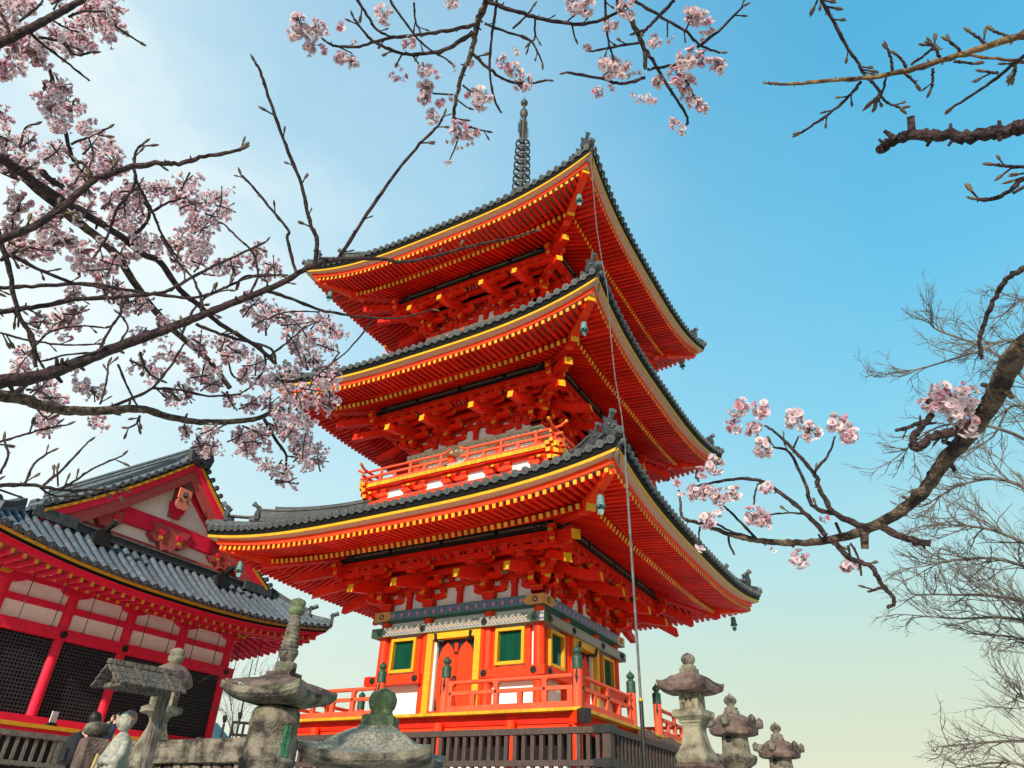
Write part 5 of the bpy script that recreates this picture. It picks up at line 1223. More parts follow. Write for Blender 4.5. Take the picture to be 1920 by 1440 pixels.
# ------------------------------------------------------------------ cherry trees
def catmull(P_, n=5):
    P_ = [Vector(p) for p in P_]
    if len(P_) < 3: return P_
    out_ = []; k = len(P_)
    for i in range(k-1):
        a, b, c, d = P_[max(i-1, 0)], P_[i], P_[i+1], P_[min(i+2, k-1)]
        for j in range(n):
            t = j/n; out_.append(.5*((2*b)+(c-a)*t+(2*a-5*b+4*c-d)*t*t+(-a+3*b-3*c+d)*t**3))
    out_.append(P_[-1]); return out_
def at3(u, v, dist): return CAM+ray(u, v)*dist
def bud(mb, p, d, sz, mat=None):
    d = d.normalized(); m_ = mat or BUDM
    mb.tube([p, p+d*sz*.35, p+d*sz*.75, p+d*sz], [sz*.09, sz*.17, sz*.13, sz*.02], 6, m_)
BR = {}
def branch(tree, pts, d0, d1, w0, w1, mat, buds=0.0, spur=0.0, sides=8, rough_=.10, off=None, name='branch', tipbuds=0, budpx=11):
    # pts: image points; d0..d1 distance along the sight line; w0..w1 thickness in image pixels
    n = len(pts); P3 = []; cum = [0]
    for i in range(1, n): cum.append(cum[-1]+math.hypot(pts[i][0]-pts[i-1][0], pts[i][1]-pts[i-1][1]))
    for i, p in enumerate(pts):
        f = cum[i]/cum[-1]; P3.append(at3(p[0], p[1], d0+(d1-d0)*f))
    ext = []
    if off:
        ext = [off[0]]
        if pts[0][1] > -100:
            sd = 1 if pts[0][0] > 960 else -1; sl = (pts[0][1]-pts[1][1])/max(20, abs(pts[0][0]-pts[1][0])); sl = max(-.9, min(.9, sl))
            ext += [at3(pts[0][0]+sd*520, pts[0][1]+sl*300, d0*1.02), at3(pts[0][0]+sd*170, pts[0][1]+sl*150, d0)]
    sub_ = 9 if w0 > 26 else 6; C_ = catmull(ext+P3, sub_); k = len(C_); rads = []; ne = len(ext)*sub_
    for i, p in enumerate(C_):
        f = max(0, (i-ne)/max(1, (k-1-ne))); dep = (p-CAM).length if i >= ne else d0
        wpx = w1+(w0-w1)*(1-f)**(1.5 if w0 > 26 else 1.0)
        r = wpx*.5*(d0+(d1-d0)*f)/FPX*.72
        if i < ne: r *= 1+.35*(ne-i)/max(1, ne)
        q_ = rough_*(1 if r < .008 else .45); rads.append(r*(1+random.uniform(-q_, q_)+(q_*1.8 if i % 6 == 3 and rough_ > .05 else 0)))
    jit = [p+Vector((random.gauss(0, 1), random.gauss(0, 1), random.gauss(0, 1)))*rads[i]*(.20 if rads[i] < .008 else .055) for i, p in enumerate(C_)]
    m = MB(); m.tube(jit, rads, sides, mat)
    for i in range(max(1, ne), k-1):
        d = (C_[i+1]-C_[i]); L = d.length; d.normalize()
        if random.random() < buds:
            s = random.choice((-1, 1)); dirv = (d*.75+(d.cross(CF)).normalized()*s*random.uniform(.4, .9)+CF*random.uniform(-.3, .3)).normalized()
            sz = budpx*(d0+(d1-d0)*(i/k))/FPX*random.uniform(.7, 1.3)
            st = jit[i]+dirv*sz*.9; m.tube([jit[i], st], [rads[i]*.5, sz*.10], 5, mat); bud(m, st, dirv, sz)
            if random.random() < .5: bud(m, st, (dirv+d.cross(CF)*s*.5).normalized(), sz*.9)
        if random.random() < spur:
            a_ = random.uniform(0, 2*pi); o_ = d.orthogonal(); b_ = d.cross(o_); dv = (o_*cos(a_)+b_*sin(a_)+d*.4).normalized()
            m.tube([jit[i], jit[i]+dv*rads[i]*2.0], [rads[i]*.45, rads[i]*.25], 5, mat)
    for q_ in range(tipbuds):
        d = (C_[-1]-C_[-2]).normalized(); sz = budpx*1.15*d1/FPX
        bud(m, C_[-1]-d*sz*.1*q_, (d+d.cross(CF)*random.uniform(-.6, .6)).normalized(), sz)
    return m.build(name, tree)
def flower(mb, c, ax, R, mat):
    ax = ax.normalized(); o = ax.orthogonal().normalized(); b = ax.cross(o); ph = random.uniform(0, 6.28)
    for ring, (nn, cup, sc) in enumerate(((5, .32, 1.0), (5, .75, .72))):
        for j in range(nn):
            a = ph+2*pi*j/nn+ring*.6+random.uniform(-.12, .12); rd = o*cos(a)+b*sin(a); tn = ax.cross(rd); cp = cup*random.uniform(.6, 1.4)
            dv = (rd+ax*cp).normalized(); L = R*sc*random.uniform(.88, 1.1); wd = L*.46
            p = [c+dv*L*.08, c+dv*L*.52-tn*wd+ax*L*.05, c+dv*L*.90-tn*wd*.62+ax*L*.10, c+dv*L*.84+ax*L*.02, c+dv*L*.90+tn*wd*.62+ax*L*.10, c+dv*L*.52+tn*wd+ax*L*.05, c+dv*L*.5-ax*L*.02]
            mb.add(p, [(0, 1, 6), (1, 2, 3, 6), (6, 3, 4, 5), (0, 6, 5)], mat, True)
    for j in range(7):
        a = random.uniform(0, 6.28); dv = (ax+(o*cos(a)+b*sin(a))*.35).normalized(); mb.tube([c, c+dv*R*.42], [R*.02, R*.035], 3, STAM, False)
def cluster_mesh(n, seed, deep=.12, R=.0205, spread=.036):
    random.seed(seed); mb = MB()
    root = Vector((0, 0, 0))
    for i in range(n):
        d = Vector((random.gauss(0, 1), random.gauss(0, 1), random.gauss(-.15, 1))).normalized(); c = d*spread*random.uniform(.45, 1.12)
        mb.tube([root, c*.55+Vector((0, 0, .004)), c], .0011, 4, SEPAL, False)
        mb.tube([c-d*.006, c+d*.002], [.0015, .0042], 5, SEPAL, False)
        if random.random() < .1: mb.ball(c+d*.008, .0075, PET2, 6, 1, 1, 1.3)
        else: flower(mb, c, (d+Vector((random.gauss(0, .3), random.gauss(0, .3), random.gauss(0, .3)))), R*random.uniform(.85, 1.15), PET2 if random.random() < deep else PET)
    return mb.mesh('blossom_cluster')
CM = [cluster_mesh(n, 100+i, dp) for i, (n, dp) in enumerate(((20, .08), (16, .2), (22, .05), (14, .25), (18, .10), (24, .12)))]
SM = [cluster_mesh(n, 300+i, dp, .020, .024) for i, (n, dp) in enumerate(((4, .2), (5, .1), (6, .35), (3, .5)))]
LM = [cluster_mesh(n, 500+i, dp, .0150, .044) for i, (n, dp) in enumerate(((30, .05), (24, .12), (34, .03), (20, .16), (27, .06)))]
LS = [cluster_mesh(n, 600+i, dp, .0150, .030) for i, (n, dp) in enumerate(((6, .2), (8, .1), (5, .35)))]
random.seed(21)
def put_cluster(tree, u, v, D, rpx, small=False, kinds=None):
    me = random.choice(kinds or (SM if small else CM)); o = bpy.data.objects.new('blossom_cluster', me); COL.objects.link(o); o.parent = tree
    base = .042 if small else .055
    o.location = at3(u, v, D); s = rpx*1.12*D/FPX/base; o.scale = (s, s, s); o.rotation_euler = (random.uniform(-.8, .8), random.uniform(-.8, .8), random.uniform(0, 6.28)); return o

def q4(f, ox, oy): return lambda L: [(ox+x/f, oy+y/f) for x, y in L]
k4 = q4(2.482, 1240, 560); k8 = q4(2.1333, 520, 0); k5 = q4(2.572, 1420, 0); k6 = q4(2.743, 0, 0); k7 = q4(2.667, 0, 420); k1 = q4(2.4615, 560, 160)

# ---- right tree: its trunk stands out of frame to the right; limbs reach in from the right and overhead
RT = thing('cherry_tree', 'near cherry tree reaching thick and budding branches in from the right and top edges', 'cherry tree', (0, 0, 0))
tb = CAM+Vector((cos(radians(18)), sin(radians(18)), 0))*2.6; tb.z = GZ
def tp(z, dx=0, dy=0): return Vector((tb.x+dx, tb.y+dy, z))
m = MB(); m.tube([tp(-2.8), tp(-2.4), tp(-1.2, .02), tp(-.3, -.03, .04), tp(.7, .02, .05), tp(1.6, .08, .0), tp(2.7, .05, .03)], [.24, .18, .15, .14, .12, .10, .07], 14, BARKG); m.build('trunk', RT)
branch(RT, k4([(1688, 230), (1600, 350), (1540, 480), (1440, 620), (1330, 740), (1240, 870), (1120, 985), (950, 1075), (800, 1120), (650, 1135), (480, 1130), (330, 1100), (180, 1045), (100, 1020), (90, 950), (80, 890)]), 1.45, 1.85, 46, 6, BARKG, .0, .10, 14, .07, [tp(.1), at3(2150, 500, 1.5)])
for L, d0, d1, w0, w1, mt in (
    ([(960, 1062), (820, 1010), (740, 890), (715, 820), (640, 730), (540, 630), (480, 590)], 1.62, 1.7, 15, 5, BARK),
    ([(800, 1000), (700, 960), (670, 860), (600, 720), (520, 690)], 1.65, 1.72, 11, 5, BARK), ([(715, 808), (780, 720), (810, 640)], 1.66, 1.66, 7, 4, BARK),
    ([(612, 705), (640, 640)], 1.7, 1.7, 6, 4, BARK), ([(765, 1105), (680, 1010), (560, 910), (460, 850), (340, 840), (200, 865), (130, 880)], 1.68, 1.8, 12, 5, BARK),
    ([(668, 1003), (600, 996), (500, 1005)], 1.72, 1.72, 5, 4, BARK), ([(465, 855), (440, 885), (430, 960)], 1.74, 1.74, 6, 4, BARK), ([(440, 1115), (340, 1010), (290, 965)], 1.76, 1.76, 7, 5, BARK),
    ([(800, 1125), (870, 1200), (980, 1250), (1020, 1320), (1080, 1390), (1075, 1425), (1050, 1435)], 1.62, 1.62, 13, 7, BARK), ([(1050, 1350), (1010, 1348), (960, 1365)], 1.62, 1.62, 8, 5, BARK),
    ([(1030, 1060), (1120, 1110), (1250, 1140)], 1.58, 1.56, 18, 14, BARK), ([(945, 1085), (945, 1165)], 1.6, 1.6, 20, 15, BARKG), ([(1390, 615), (1360, 620), (1250, 650), (1190, 700), (1170, 650), (1210, 600), (1260, 540)], 1.5, 1.5, 22, 13, BARK),
    ([(1250, 560), (1170, 590), (1090, 615)], 1.5, 1.5, 10, 8, BARK), ([(180, 1060), (175, 1100), (185, 1150)], 1.8, 1.8, 5, 3, BARK), ([(310, 1095), (320, 1150), (340, 1190)], 1.8, 1.8, 6, 5, BARK),
    ([(250, 1045), (330, 1085), (450, 1120)], 1.78, 1.76, 5, 6, BARK), ([(1155, 905), (1230, 890)], 1.55, 1.55, 14, 20, BARKG), ([(815, 1040), (835, 1100)], 1.66, 1.66, 7, 7, BARK), ([(880, 1140), (915, 1200), (930, 1290)], 1.62, 1.62, 6, 5, BARK), ([(870, 1145), (880, 1200)], 1.62, 1.62, 6, 5, BARK)):
    branch(RT, k4(L), d0, d1, w0, w1, mt, .03, .10, 7, .10)
branch(RT, [(1930, 498), (1887, 525), (1867, 556), (1846, 606), (1837, 641), (1840, 673)], 1.3, 1.35, 12, 8, BARK, 0, .1, 8, .1, [tp(.5), at3(2120, 420, 1.35)])
for x, y, r in ((360, 510, 52), (460, 520, 50), (340, 590, 46), (430, 610, 44), (470, 690, 46), (610, 560, 46), (690, 610, 48), (820, 580, 52), (870, 640, 46), (1300, 440, 52), (1240, 490, 46), (1380, 510, 62), (1430, 590, 52), (1430, 450, 50), (1340, 480, 46), (250, 780, 46), (210, 910, 44), (270, 920, 44), (150, 900, 36), (330, 900, 36), (210, 1030, 46), (440, 1010, 56), (480, 1045, 36), (640, 1210, 44), (870, 1240, 40)):
    u, v = k4([(x, y)])[0]; put_cluster(RT, u, v, 1.5 if x > 1100 else 1.72, r/2.482*1.08)
for x, y, r in ((190, 810, 36), (75, 855, 26), (90, 915, 26), (490, 880, 36), (265, 995, 26), (525, 1165, 22), (760, 1020, 26), (910, 1240, 28), (185, 1155, 24), (1350, 640, 36)):
    u, v = k4([(x, y)])[0]; put_cluster(RT, u, v, 1.72, r/2.482*1.05, True)
# budding twigs top right
branch(RT, k5([(1330, 150), (1286, 165), (1100, 225), (900, 290), (700, 345), (530, 375), (350, 390), (160, 405), (50, 400)]), 1.2, 1.35, 15, 6, BARKY, .0, .32, 8, .12, [tp(1.3), at3(2150, 40, 1.2)], tipbuds=2, budpx=8)
for L, w0, w1, mt in (([(300, -30), (310, 0), (370, 110), (430, 220), (490, 310), (525, 370), (575, 420), (610, 480), (650, 505), (690, 520)], 8, 5, BARK), ([(500, 395), (440, 465), (370, 530), (260, 610), (210, 640)], 7, 5, BARK), ([(620, 375), (605, 440), (570, 510)], 5, 4, BARK), ([(1300, 262), (1180, 355), (1080, 430), (945, 515)], 8, 5, BARK), ([(1300, 300), (1160, 285), (1030, 265)], 7, 5, BARKY)):
    branch(RT, k5(L), 1.3, 1.34, w0, w1, mt, .16, .2, 7, .12, tipbuds=2, budpx=14)
for a, b in (((650, 340), (628, 235)), ((720, 330), (676, 268)), ((740, 310), (832, 243)), ((880, 285), (842, 212)), ((985, 255), (925, 198)), ((1100, 215), (1030, 158)), ((1220, 185), (1140, 150)), ((845, 330), (838, 430)), ((710, 355), (765, 405)), ((950, 295), (1045, 308)), ((1240, 310), (1235, 370)), ((1160, 355), (1100, 345))):
    branch(RT, k5([a, ((a[0]+b[0])/2+6, (a[1]+b[1])/2), b]), 1.28, 1.28, 6, 5, BARK, .1, .1, 6, .1, tipbuds=2, budpx=12)
branch(RT, k5([(1330, 600), (1286, 610), (1150, 640), (900, 655), (750, 650), (680, 670), (640, 695), (592, 722)]), 1.0, 1.05, 30, 20, BARK, 0, .16, 10, .09, [tp(.9), at3(2150, 180, 1.05)])
branch(RT, k5([(745, 650), (740, 565)]), 1.03, 1.03, 17, 14, BARK, 0, 0, 8, .1); branch(RT, k5([(665, 665), (610, 632)]), 1.03, 1.03, 14, 7, BARK, 0, .2, 7, .1); branch(RT, k5([(1240, 615), (1250, 580)]), 1.0, 1.0, 16, 9, BARK, 0, 0, 7, .1); branch(RT, k5([(1170, 640), (1172, 680)]), 1.0, 1.0, 12, 7, BARK, 0, 0, 7, .1)
branch(RT, k5([(1330, 806), (1286, 803), (1190, 800), (1142, 795)]), 1.3, 1.3, 8, 6, BARK, .1, .2, 7, .12, tipbuds=2, budpx=14); branch(RT, k5([(1330, 820), (1286, 860), (1200, 930), (1130, 960), (1060, 962)]), 1.3, 1.3, 10, 8, BARK, .05, .2, 7, .12, tipbuds=1, budpx=14); branch(RT, k5([(1300, 890), (1230, 932)]), 1.3, 1.3, 7, 6, BARK, .0, .2, 7, .12)
# overhead limbs
branch(RT, [(1900, -420), (1500, -260), (1150, -120), (960, -60), (918, -4)]+k8([(800, 90), (780, 200), (740, 290), (715, 400), (700, 490)]), 1.75, 1.75, 22, 7, BARKG, 0, .2, 9, .1, [tp(2.5)])
branch(RT, [(1500, -260), (1250, -120)]+k8([(1370, -10), (1420, 90), (1460, 170), (1475, 275)]), 1.75, 1.75, 20, 9, BARKG, 0, .2, 9, .1)
for L, w0, w1, bb in (([(800, 95), (700, 120), (560, 140), (430, 155), (330, 185), (240, 185), (200, 170)], 9, 5, .05), ([(782, 130), (700, 185), (600, 215), (500, 215), (400, 175), (350, 130), (305, 72)], 10, 5, .12), ([(300, -30), (360, 60), (400, 120), (450, 145)], 7, 5, .1), ([(440, -20), (490, 60), (550, 140), (600, 190), (680, 240)], 6, 4, .1), ([(548, 10), (552, 80), (570, 120)], 5, 4, .3),
    ([(885, -20), (880, 0), (860, 130), (850, 290), (870, 400), (897, 452)], 7, 5, .0), ([(780, 215), (840, 270), (910, 320), (1000, 335), (1080, 320)], 8, 5, .1), ([(830, 0), (850, 10), (950, 45), (1060, 75), (1170, 95), (1260, 90), (1360, 50)], 10, 7, .08), ([(830, 95), (920, 130), (1010, 160), (1060, 250)], 6, 4, .1), ([(740, 340), (780, 370)], 5, 4, 0), ([(705, 380), (620, 375)], 5, 4, 0),
    ([(720, 400), (760, 430)], 4, 4, .2), ([(710, 470), (745, 500), (835, 525)], 5, 4, .1), ([(705, 490), (720, 560), (690, 640)], 5, 3, 0), ([(1475, 200), (1530, 290), (1590, 390), (1640, 470), (1630, 510)], 8, 5, .0), ([(1430, 5), (1540, 70), (1640, 130), (1690, 180), (1772, 210)], 7, 5, .08), ([(1680, 190), (1780, 110), (1862, 25)], 7, 5, .25), ([(1480, 280), (1580, 260), (1620, 235)], 7, 5, .05), ([(1470, 310), (1380, 335), (1300, 315), (1155, 290)], 8, 6, .1), ([(1310, -10), (1320, 140), (1342, 230)], 6, 4, .2), ([(1455, 170), (1330, 190), (1260, 205)], 6, 5, .1), ([(1590, 0), (1500, 90), (1462, 130)], 8, 7, .1), ([(940, 115), (1000, 60), (1020, 30)], 5, 4, .1), ([(1180, 100), (1190, 150)], 5, 4, .3), ([(1030, 75), (1030, 150), (1010, 170)], 5, 4, .1), ([(500, 215), (470, 270)], 4, 3, 0), ([(540, 220), (590, 290)], 4, 3, 0), ([(240, 185), (300, 215)], 4, 3, 0), ([(1560, 80), (1560, 150)], 4, 3, 0), ([(1630, 130), (1660, 60)], 4, 3, 0), ([(1600, 240), (1640, 330), (1690, 430)], 5, 3, 0)):
    branch(RT, k8(L), 1.72, 1.72, w0, w1, BARK, bb, .12, 7, .1, tipbuds=1 if bb else 0)
for x, y, r in ((90, 85, 32), (70, 140, 28), (130, 140, 30), (165, 110, 30), (125, 195, 28), (250, 230, 30), (300, 250, 28), (425, 65, 34), (530, 175, 30), (590, 285, 30), (595, 345, 32), (590, 395, 30), (620, 470, 30), (905, 250, 30), (940, 280, 36), (980, 330, 36), (810, 390, 46), (730, 520, 42), (775, 530, 34), (695, 12, 26), (1185, 15, 38), (1235, 30, 34), (1330, 100, 30), (1400, 30, 38), (1330, 265, 42), (1375, 275, 40), (1280, 370, 26), (1520, 330, 26), (1510, 170, 26), (1660, 60, 36), (1700, 75, 34), (1650, 240, 42), (1705, 235, 36), (1765, 265, 34), (1600, 300, 42), (1645, 335, 40), (1640, 375, 30), (1670, 412, 28), (1700, 438, 25), (1590, 495, 26)):
    u, v = k8([(x, y)])[0]; put_cluster(RT, u, v, 1.72, r/2.1333*1.08)
for x, y, r in ((205, 125, 20), (250, 105, 24), (182, 198, 22), (295, 165, 18), (490, 262, 20), (465, 310, 20), (505, 307, 20), (635, 297, 20), (650, 410, 24), (690, 400, 20), (705, 268, 18), (770, 255, 18), (760, 380, 22), (690, 565, 20), (730, 600, 18), (772, 578, 20), (685, 645, 18), (965, 207, 22), (1240, 190, 18), (1330, 365, 22), (1410, 390, 20), (1450, 402, 20), (1495, 395, 24), (1440, 300, 22), (1570, 165, 20), (1730, 110, 24), (1700, 142, 22), (1625, 522, 22)):
    u, v = k8([(x, y)])[0]; put_cluster(RT, u, v, 1.72, r/2.1333*1.1, True)

# ---- left tree: trunk out of frame to the left
LT = thing('cherry_tree', 'blossoming cherry tree spreading dark branches and pink clusters in from the left edge', 'cherry tree', (0, 0, 0))
tl = at(-900, 1000, 3.6); tl.z = GZ
def lp(z, dx=0, dy=0): return Vector((tl.x+dx, tl.y+dy, z))
m = MB(); m.tube([lp(-2.85), lp(-2.4), lp(-1.4, .03), lp(-.3, -.02, .05), lp(.9, .05, .03), lp(2.2, .1, 0), lp(3.4, .12, .05)], [.36, .27, .23, .21, .18, .14, .09], 16, BARK); m.build('trunk', LT)
D = 3.9
branch(LT, k7([(0, 790), (200, 760), (400, 690), (600, 610), (800, 540), (1000, 460), (1200, 380), (1400, 300), (1550, 215), (1680, 180)])+k1([(350, 800), (480, 815), (640, 785), (850, 730), (1000, 700), (1090, 670)]), 2.6, 3.0, 30, 5, BARK, .035, .16, 11, .09, [lp(.0), at3(-250, 800, 2.8)], tipbuds=2)
branch(LT, k7([(0, 860), (100, 870), (200, 905), (320, 930), (500, 935), (700, 925), (850, 965), (1000, 990), (1200, 985), (1320, 960), (1450, 880), (1580, 800)]), 3.4, 4.4, 26, 8, BARKG, 0, .12, 10, .08, [lp(-.1), at3(-250, 780, 3.5)])
branch(LT, k6([(-40, 800), (30, 830), (200, 950), (400, 1080), (600, 1200), (740, 1310)])+k7([(800, 190), (900, 330), (1000, 410), (1100, 500), (1280, 610), (1380, 700)]), 3.6, 4.4, 20, 9, BARK, 0, .12, 9, .08, [lp(1.6), at3(-250, 180, 3.5)])
branch(LT, k6([(250, 1020), (330, 1090), (450, 1180), (600, 1310)])+k7([(650, 260), (780, 440), (900, 560), (1040, 680), (1150, 820)]), 4.2, 4.7, 20, 12, BARKG, 0, .1, 9, .08, [at3(40, 330, 4.1)])
branch(LT, k6([(-60, 1260), (0, 1235), (200, 1150), (340, 1050), (480, 930), (640, 870), (800, 840), (920, 840), (1050, 805), (1200, 780), (1245, 765)]), 1.9, 2.0, 18, 7, BARK, .06, .1, 9, .09, [lp(.8), at3(-300, 560, 2.1)], tipbuds=3, budpx=16)
branch(LT, k7([(-60, 445), (0, 440), (200, 410), (400, 375), (600, 365), (800, 345), (900, 300), (1050, 220), (1200, 150), (1330, 90)]), 2.5, 2.7, 12, 5, BARK, .14, .12, 8, .1, [lp(.7), at3(-300, 640, 2.6)], tipbuds=1)
branch(LT, k7([(-60, 320), (0, 320), (200, 310), (450, 300), (700, 340), (950, 370), (1100, 330), (1240, 270), (1400, 255)]), 2.8, 3.0, 9, 5, BARK, .12, .1, 8, .1, [lp(1.0), at3(-300, 560, 2.8)], tipbuds=1)
branch(LT, k7([(-30, -20), (0, 90), (40, 200), (90, 450), (160, 560), (180, 720)]), 2.5, 2.5, 11, 8, BARK, .15, .1, 8, .1)
branch(LT, k6([(-60, 250), (0, 220), (150, 150), (280, 80), (380, 25), (440, -10)]), 3.0, 3.0, 18, 11, BARK, 0, .15, 9, .1, [lp(2.4), at3(-300, 150, 3.1)])
branch(LT, k7([(-60, 1308), (0, 1310), (150, 1305), (300, 1330), (450, 1330), (620, 1330)]), 2.3, 2.4, 10, 5, BARK, .12, .2, 8, .1, [lp(-.6), at3(-300, 960, 2.5)], tipbuds=2)
SUB = [
 (k1([(180, 795), (190, 790), (300, 620), (430, 430), (560, 270), (640, 190), (670, 140)]), 10, 5, .10, 2.9), (k7([(1575, 200), (1585, 80)])+k6([(1590, 1130), (1550, 950), (1470, 750), (1390, 520), (1340, 370), (1312, 320)]), 11, 5, .14, 2.8),
 (k7([(1480, 245), (1440, 80)])+k6([(1480, 1180), (1380, 1060), (1300, 960), (1240, 900)]), 8, 5, .14, 2.8), (k7([(1340, 335), (1450, 370), (1600, 430), (1750, 455)])+k1([(250, 1065), (450, 1075), (620, 1035)]), 9, 4, .08, 2.85), (k1([(340, 1090), (230, 1220), (120, 1310), (60, 1370)]), 5, 3, .12, 3.2),
 (k7([(1320, 975), (1380, 1080), (1430, 1160), (1420, 1260)]), 9, 5, 0, 4.3), (k6([(690, 855), (700, 780), (740, 735)]), 7, 5, .1, 1.97), (k6([(480, 930), (440, 850), (400, 830)]), 8, 6, .3, 1.95), (k6([(690, 870), (690, 960), (600, 1080), (560, 1200), (500, 1300)]), 7, 5, .08, 2.3),
 (k7([(0, 180), (60, 160), (200, 230), (350, 290), (480, 310), (540, 330)]), 8, 6, .2, 2.5), (k7([(45, 1300), (120, 1300), (170, 1200), (250, 1140)]), 6, 4, .2, 2.35), (k7([(220, 1305), (330, 1210), (440, 1090)]), 7, 4, .2, 2.35), (k7([(300, 1325), (380, 1280), (470, 1220), (610, 1160)]), 6, 4, .2, 2.35), (k7([(290, 1310), (285, 1230)]), 4, 4, .4, 2.35), (k7([(-30, 1100), (0, 1090), (100, 1060), (200, 1030), (335, 1005)]), 6, 4, .2, 2.6), (k7([(0, 1250), (40, 1160), (20, 1080)]), 6, 4, .25, 2.4), (k7([(200, 1320), (280, 1360), (430, 1360)]), 5, 4, .25, 2.35), (k7([(0, 1330), (90, 1360)]), 5, 4, .3, 2.35),
 (k6([(590, 120), (610, 145), (715, 215)]), 5, 4, .2, 3.0), (k6([(150, 160), (220, 230), (340, 320), (460, 415)]), 6, 4, 0, 3.0), (k6([(250, 345), (290, 470), (320, 600), (350, 740), (380, 830)]), 7, 8, .05, 3.7), (k6([(365, 740), (430, 715), (500, 690), (555, 660)]), 5, 4, .1, 3.7), (k6([(100, 760), (130, 660), (180, 640)]), 5, 4, .1, 3.7), (k6([(220, 880), (250, 920), (320, 960)]), 14, 12, 0, 3.7), (k6([(650, 1240), (740, 1160), (770, 1090), (740, 1040)]), 10, 6, .0, 4.0), (k6([(770, 1095), (870, 1040), (960, 1015)]), 6, 5, 0, 4.0), (k6([(700, 930), (780, 1080), (830, 1200), (900, 1310)]), 6, 5, .08, 3.4),
 (k7([(0, 545), (100, 570), (200, 590), (350, 605), (480, 600)]), 5, 4, .25, 2.6), (k7([(60, 420), (130, 520), (160, 600), (200, 690)]), 7, 5, .1, 2.6), (k7([(490, 640), (540, 540), (600, 450), (610, 370)]), 7, 5, .1, 2.7), (k7([(200, 690), (330, 655), (500, 640)]), 5, 4, .15, 3.0), (k7([(150, 640), (250, 540), (400, 510), (520, 520)]), 5, 4, .2, 2.7), (k7([(590, 600), (640, 520), (600, 450)]), 5, 4, .1, 2.7),
 (k7([(900, 570), (940, 480), (990, 400), (1060, 350), (1140, 330)]), 6, 4, .2, 2.9), (k7([(1000, 460), (1010, 390), (970, 280), (880, 180), (800, 60)]), 7, 5, .06, 2.9), (k7([(1250, 350), (1290, 250), (1260, 140), (1190, 70), (1120, 0)]), 6, 4, .1, 2.9), (k7([(1180, 330), (1210, 270), (1300, 255), (1440, 255)]), 7, 5, .05, 3.4),
 (k7([(320, 930), (200, 830), (180, 760)]), 5, 4, .1, 3.6), (k7([(500, 900), (530, 800), (540, 700)]), 5, 4, .15, 3.4), (k7([(500, 935), (640, 880), (760, 820), (860, 700), (920, 600)]), 9, 5, .05, 3.8), (k7([(760, 820), (900, 830), (1040, 860), (1200, 850)]), 7, 5, .05, 3.9), (k7([(590, 700), (640, 820), (690, 920)]), 5, 4, .12, 3.5), (k7([(700, 640), (740, 740), (800, 780)]), 6, 4, .12, 3.3), (k7([(60, 860), (110, 820), (140, 790), (190, 760)]), 14, 9, .0, 3.3), (k7([(700, 960), (680, 1000), (640, 1020)]), 6, 4, .3, 3.6),
 (k7([(980, 500), (1080, 540), (1200, 580), (1350, 620), (1380, 700)]), 8, 6, .05, 3.2), (k7([(1350, 660), (1450, 580), (1520, 520)]), 7, 4, .05, 4.0), (k7([(1300, 600), (1330, 700), (1270, 800), (1200, 850)]), 6, 4, .05, 4.1), (k7([(1140, 640), (1150, 720), (1180, 770), (1300, 770)]), 5, 4, .05, 4.2), (k7([(1330, 560), (1340, 480), (1440, 440), (1600, 440)]), 5, 4, .05, 4.1), (k7([(1560, 640), (1570, 700), (1620, 780)]), 6, 4, .05, 4.2), (k7([(1400, 900), (1500, 800), (1620, 740), (1700, 640)]), 6, 4, .05, 4.3),
 (k7([(1210, 1010), (1280, 1040), (1330, 1080)]), 5, 3, 0, 4.3), (k7([(1130, 1000), (1040, 1060), (1030, 1100)]), 5, 3, 0, 4.3), (k7([(1430, 1160), (1500, 1170), (1560, 1180)]), 5, 3, 0, 4.3), (k7([(1410, 1180), (1380, 1220)]), 4, 3, 0, 4.3), (k7([(240, 980), (300, 950), (340, 930)]), 4, 3, 0, 3.6), (k6([(100, 110), (200, 30), (220, -10)]), 5, 4, 0, 3.0), (k6([(60, 200), (30, 120), (0, 60)]), 6, 5, 0, 3.0), (k6([(200, 190), (330, 220), (380, 280), (470, 270)]), 5, 4, .2, 3.0), (k6([(350, 90), (420, 60), (540, 60)]), 5, 4, 0, 3.0), (k6([(280, 110), (350, 150), (420, 170)]), 4, 3, 0, 3.0)]
for L, w0, w1, bb, dd in SUB: branch(LT, L, dd, dd*1.02, w0, w1, BARK, bb, .14, 6, .12, tipbuds=1 if bb > .07 else 0, budpx=12)
